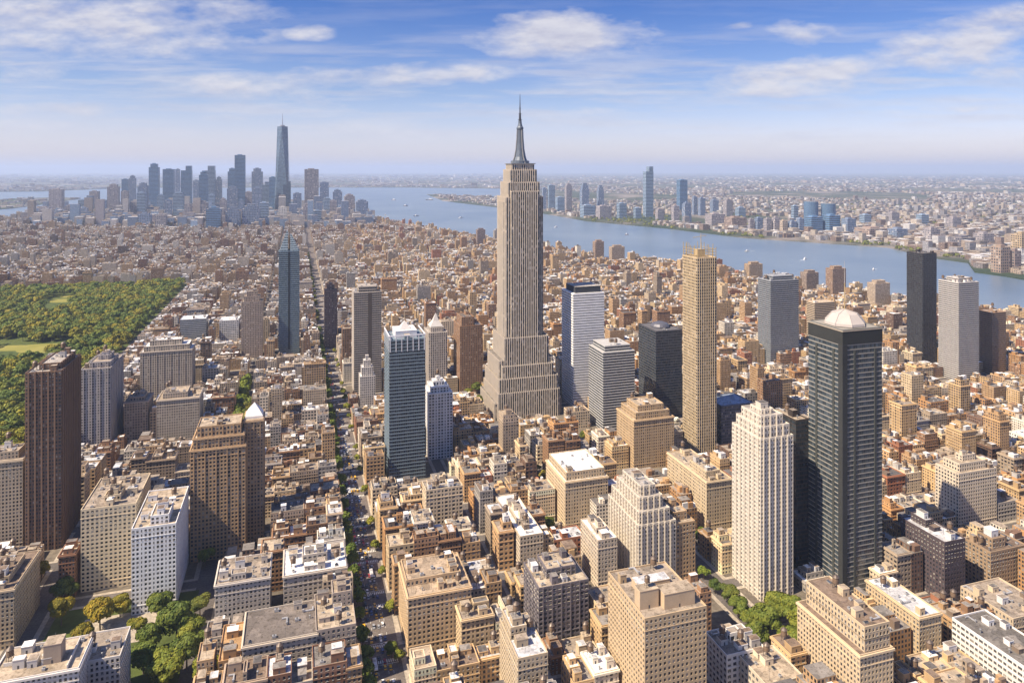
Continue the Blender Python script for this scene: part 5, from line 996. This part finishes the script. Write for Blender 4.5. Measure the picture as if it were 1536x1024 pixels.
# rows along the streets
def row(u, va, vb, step, hs, lab, grp, kind='mid', cc=None, skip=.2):
    v = va; k = 0
    while v < vb:
        if random.random() > skip:
            x, y = to_xy(u + random.uniform(-.6, .6), v)
            ok = not any(a - 2 < u < b + 2 and c - 2 < v < d + 2 for a, b, c, d in RECTS)
            px, py = pix(x, y, 0)
            if ok and -60 < px < 1600 and py < 1070: tree(x, y, random.uniform(*hs), lab, grp, kind, cc)
        v += step * random.uniform(.7, 1.3)
ua = 58 * c_
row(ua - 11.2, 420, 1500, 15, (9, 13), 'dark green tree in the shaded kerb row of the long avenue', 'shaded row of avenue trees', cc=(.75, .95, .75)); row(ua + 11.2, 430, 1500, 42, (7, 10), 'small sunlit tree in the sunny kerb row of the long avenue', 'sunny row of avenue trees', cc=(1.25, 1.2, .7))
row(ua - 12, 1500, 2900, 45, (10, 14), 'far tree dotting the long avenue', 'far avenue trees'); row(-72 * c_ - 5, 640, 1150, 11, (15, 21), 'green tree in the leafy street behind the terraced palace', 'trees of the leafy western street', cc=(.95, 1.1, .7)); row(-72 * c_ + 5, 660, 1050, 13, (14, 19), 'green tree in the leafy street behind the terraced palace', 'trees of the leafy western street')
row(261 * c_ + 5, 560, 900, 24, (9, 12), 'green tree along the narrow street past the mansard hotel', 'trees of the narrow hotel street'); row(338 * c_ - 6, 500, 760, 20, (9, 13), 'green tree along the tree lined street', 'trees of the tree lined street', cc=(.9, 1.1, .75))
# the park: the trees that show largest are things, the wood behind them is one mass
PT = []; tries = 0
while tries < 26000:
    tries += 1; u, v = random.uniform(-1900, PARK[1] - 4), random.uniform(PARK[2], PARK[3] - 12); x, y = to_xy(u, v)
    if y < 420: continue
    px, py = pix(x, y, 0)
    if px < -90 or py > 960: continue
    if any(((x - a) / (c + 4)) ** 2 + ((y - b) / (d + 4)) ** 2 < 1 for a, b, c, d in CLEAR): continue
    if (u + 420 + 60 * math.sin(v * .01)) ** 2 < 25: continue
    if math.sin(u * .021 + 1.7 * math.sin(v * .008)) + math.sin(v * .017 + .9 * math.sin(u * .011)) > 1.62: continue
    PT.append((x, y, u, v))
cell = {}; KEEP = []
for q in PT:
    k = (int(q[2] // 18), int(q[3] // 18))
    if k in cell: continue
    cell[k] = 1; KEEP.append(q)
KEEP.sort(key=lambda q: q[1]); vis = [q for q in KEEP if pix(q[0], q[1], 8)[0] > 0]
def hidden(q):
    px, py = pix(q[0], q[1], 12)
    return any(a + 2 < px < b - 2 and py > HY + (H0 - sp['H']) * F / sp['Y'] and q[1] > sp['Y'] and py < sp['vis'] for sp in HEROES for a, b in [sp['px']]) or buf[min(BH - 1, max(0, int(py / 2))), min(BW - 1, max(0, int(px / 2)))] >= 0
show = [q for q in vis if not hidden(q)][:150]; sid = {id(q) for q in show}
SH = [('dark green', (.7, .9, .75)), ('mid green', (1, 1.05, .75)), ('olive green', (1.35, 1.15, .65)), ('yellow green', (1.7, 1.4, .65))]
for q in show:
    nm, cc = random.choices(SH, (4, 4, 3, 1))[0]; px = pix(q[0], q[1], 0)[0]; wh = 'at the park edge behind the brown slab tower' if px < 130 else 'along the park side near the terraced slab'
    tree(q[0], q[1], random.uniform(20, 27), f'{nm} crown in the wooded park {wh}', f'{nm} park trees {wh}', 'mid', cc, .02)
mb = MB(); rng = np.random.default_rng(5); CL, TT = [], []
for q in KEEP:
    if id(q) in sid: continue
    h = rng.uniform(15, 26); r = rng.uniform(9, 14); nm, cc = SH[rng.choice(4, p=(.38, .34, .2, .08))]
    for k in range(6): CL.append((q[0] + rng.normal() * r * .4, q[1] + rng.normal() * r * .4, h * rng.uniform(.42, .72), r * rng.uniform(.45, .65))); TT.append(cc)
leaf_cloud(mb, CL, min(330000, len(CL) * 110), 2.3, rng, np.array(TT), .18)
tag(mb.build('park_foliage'), 'dense wood of round green crowns filling the park', 'tree', kind='stuff')
print('park', len(KEEP), 'show', len(show))
# green strips along the far bank
mb = MB(); CL = []
for a, b in zip(range(len(SHORE) - 1), range(1, len(SHORE))):
    pass
for k in range(4200):
    px = random.uniform(800, 1540); x, y = ground(px, random.uniform(300, 390)); 
    if not inside(SHORE, x, y): continue
    if inside(SHORE, x - 60, y - 420): 
        if random.random() > .35: continue
    if math.sin(px * .035) + math.sin(px * .013 + 2) < -.2: continue
    CL.append((x, y, random.uniform(3, 7), random.uniform(6, 12)))
leaf_cloud(mb, CL, len(CL) * 40, 4.5, rng); tag(mb.build('riverbank_foliage'), 'green strip of trees along the far riverbank', 'tree', kind='stuff')
# ------------------------------------------------------------------ cars and boats
m, t, p = material('car_paint'); oi = t.new('ShaderNodeObjectInfo'); t.l.new(oi.outputs['Color'], p.inputs['Base Color']); p.inputs['Roughness'].default_value = .3; p.inputs['Specular IOR Level'].default_value = .6; M_CAR = m
M_CGL = glass_material('car_glass', (.02, .025, .03), .1)
def car_mesh(L, w_, h, cab):
    mb = MB(); a, b = L / 2, w_ / 2; z0, zs = .3, h * .6
    def slab(y0, y1, y2, y3, za, zb, ia, mat):            # a prism narrowing upward
        lo = [(-b, y0, za), (b, y0, za), (b, y1, za), (-b, y1, za)]; hi = [(-b + ia, y2, zb), (b - ia, y2, zb), (b - ia, y3, zb), (-b + ia, y3, zb)]
        for i in range(4): j = (i + 1) % 4; mb.quads([[lo[i], lo[j], hi[j], hi[i]]], mat)
        mb.quads([hi], mat)
    slab(-a, a, -a + .15, a - .25, z0, zs, .06, M_CAR); slab(cab[0] * a, cab[1] * a, cab[0] * a + .5, cab[1] * a - .65, zs, h - .06, .2, M_CGL)
    mb.quads([[(-b + .2, cab[0] * a + .5, h - .05), (b - .2, cab[0] * a + .5, h - .05), (b - .2, cab[1] * a - .65, h - .05), (-b + .2, cab[1] * a - .65, h - .05)]], M_CAR)
    for sx in (-1, 1):
        for sy in (-.62, .62): c = np.array([sx * (b - .1), sy * a, .33]); mb.tube(c - (.12, 0, 0), c + (.12, 0, 0), .33, .33, M_METAL, (.03, .03, .03), 8)
    return mb.mesh('car')
CARS = [car_mesh(4.6, 1.85, 1.45, (-.75, .5)), car_mesh(4.9, 1.95, 1.75, (-.95, .5)), car_mesh(6.4, 2.2, 2.5, (-.98, .8))]
PAINT = [((.75, .75, .75), 'white', 5), ((.03, .03, .035), 'black', 4), ((.30, .31, .33), 'silver grey', 4), ((.75, .42, .03), 'yellow', 5), ((.35, .03, .03), 'red', 2), ((.04, .08, .25), 'blue', 2)]
nc = 0
for lane in (-8.4, -5.0, -1.7, 1.7, 5.0, 8.4):
    v = 440.0 + random.uniform(0, 6); parked = abs(lane) > 8
    while v < 1500 and nc < 290:
        ph = (v - ST0 + STP / 2) % STP - STP / 2
        if not (parked and abs(ph) < 14):
            x, y = to_xy(ua + lane + random.uniform(-.25, .25), v); px, py = pix(x, y, 0)
            if py < 1045:
                cc, nm, _ = pick(PAINT); k = random.choices((0, 1, 2), (5, 4, 1))[0]; kind = ('saloon car', 'tall car', 'delivery van')[k]
                o = bpy.data.objects.new(('parked_car' if parked else 'car') if k < 2 else 'van', CARS[k]); COL.objects.link(o); o.location = (x, y, .015); o.rotation_euler.z = TH + (math.pi if lane < 0 and not parked else 0); o.color = (*cc, 1)
                seg = 'at the bottom end of the long avenue' if y < 560 else ('on the avenue beside the grey cornice block' if y < 680 else ('on the avenue beside the blue glass tower' if y < 860 else 'far up the long avenue'))
                act = 'parked at the kerb' if parked else 'driving'; tag(o, f'{nm} {kind} {act} {seg}', 'van' if k == 2 else 'car', f'{nm} {kind}s {act} {seg}'); nc += 1
        v += (random.uniform(5.6, 9) if parked else random.uniform(5.5, 17)) * (1 if v < 900 else 2.2)
def bus_mesh():
    mb = MB(); mb.box(-1.25, 1.25, -6, 6, .35, 1.3, M_METAL, (.6, .6, .62)); mb.box(-1.22, 1.22, -5.97, 5.97, 1.3, 2.35, M_CGL); mb.box(-1.25, 1.25, -6, 6, 2.35, 3.1, M_METAL, (.72, .72, .72)); mb.boxes([(-.9, .9, -4, -1.5, 3.1, 3.4), (-.8, .8, 2, 4, 3.1, 3.35)], M_METAL, (.5, .5, .5))
    for sx in (-1.15, 1.15):
        for y in (-3.8, 3.6): mb.tube((sx - .15, y, .5), (sx + .15, y, .5), .5, .5, M_METAL, (.03, .03, .03), 10)
    return mb.mesh('bus')
BUS = bus_mesh()
for lane, vv, wh in [(-5.0, 476, 'at the bottom end of the long avenue'), (3.4, 585, 'beside the avenue corner block'), (-3.4, 742, 'on the avenue before the blue glass tower'), (5.0, 905, 'far up the long avenue past the blue glass tower')]:
    o = bpy.data.objects.new('bus', BUS); COL.objects.link(o); x, y = to_xy(ua + lane, vv); o.location = (x, y, .02); o.rotation_euler.z = TH; tag(o, f'white city bus {wh}', 'bus', 'buses on the long avenue')
def boat(px, py, L, rz, colr, label):
    x, y = ground(px, py, -4); root = empty('boat', (x, y, -4), rz); a, b = L / 2, L * .13; mb = MB(); h = L * .07 + .6
    lo = [(-b * .8, -a), (b * .8, -a), (b * .8, a * .5), (0, a * .92), (-b * .8, a * .5)]; hi = [(-b, -a), (b, -a), (b, a * .55), (0, a), (-b, a * .55)]
    for i in range(5): j = (i + 1) % 5; mb.quads([[(*lo[i], -.3), (*lo[j], -.3), (*hi[j], h), (*hi[i], h)]], M_METAL, colr)
    mb.poly([(*q, h) for q in hi], M_METAL, (.5, .48, .45)); mb.build('hull', root)
    mb = MB(); mb.boxes([(-b * .7, b * .7, -a * .7, a * .2, h, h + L * .07 + 1.5), (-b * .5, b * .5, -a * .4, a * .05, h + L * .07 + 1.52, h + L * .1 + 3.2)], M_METAL, (.75, .75, .75)); mb.tube((0, -a * .2, h + 3), (0, -a * .2, h + L * .16 + 4), .2, .1, M_METAL, (.3, .3, .3)); mb.build('cabin', root)
    tag(root, label, 'boat'); wk = MB(); wk.quads([[(-b * .5, -a, .06), (b * .5, -a, .06), (b * 2.0, -a * 3.5, .06), (-b * 2.0, -a * 3.5, .06)]], M_TRIM, (.30, .36, .42)); wo = wk.build('wake', root)
for q in [(608, 309, 60, 2.6, (.2, .12, .1), 'dark ferry heading down the wide river mouth'), (624, 324, 45, 2.2, (.1, .1, .12), 'small dark boat off the downtown tip'), (692, 327, 40, -.9, (.75, .75, .75), 'white boat with wake beside the spired skyscraper'), (590, 300, 60, 1.2, (.15, .15, .2), 'far barge in the harbour'), (644, 300, 90, 1.6, (.12, .1, .1), 'long dark ship near the peninsula tip'), (578, 323, 30, .4, (.3, .2, .12), 'rusty tug close to the downtown tip'),
          (1208, 389, 26, -.8, (.78, .78, .78), 'white boat crossing the river above the domed glass tower'), (1120, 377, 24, 2.0, (.7, .6, .4), 'small pale boat in mid river past the golden slender tower'), (1310, 405, 20, 2.4, (.75, .75, .75), 'small white launch off the dark river tower'), (835, 341, 30, -1, (.75, .75, .75), 'white launch by the far bank beside the skyscraper'), (940, 352, 26, 2.2, (.5, .3, .2), 'brown tug in mid river above the white ribbon tower')]: boat(*q)
# ------------------------------------------------------------------ the air
HZ = 95000.0
mb = MB(); mb.boxes([(-HZ, HZ, -4000, HZ, -5.6, 780)], M_TRIM, (1, 1, 1), True); hz = mb.build('haze'); hz.data.materials.clear()
S.cycles.volume_bounces = 3
m = bpy.data.materials.new('haze'); m.use_nodes = True; t = NT(m.node_tree); t.n.clear(); o = t.new('ShaderNodeOutputMaterial'); pv = t.new('ShaderNodeVolumePrincipled'); t.l.new(pv.outputs[0], o.inputs['Volume'])
pv.inputs['Color'].default_value = (.62, .75, 1.0, 1); pv.inputs['Density'].default_value = 3.7e-5; pv.inputs['Anisotropy'].default_value = 0.1
hz.data.materials.append(m); tag(hz, kind='stuff')
print('objects', len(bpy.data.objects))
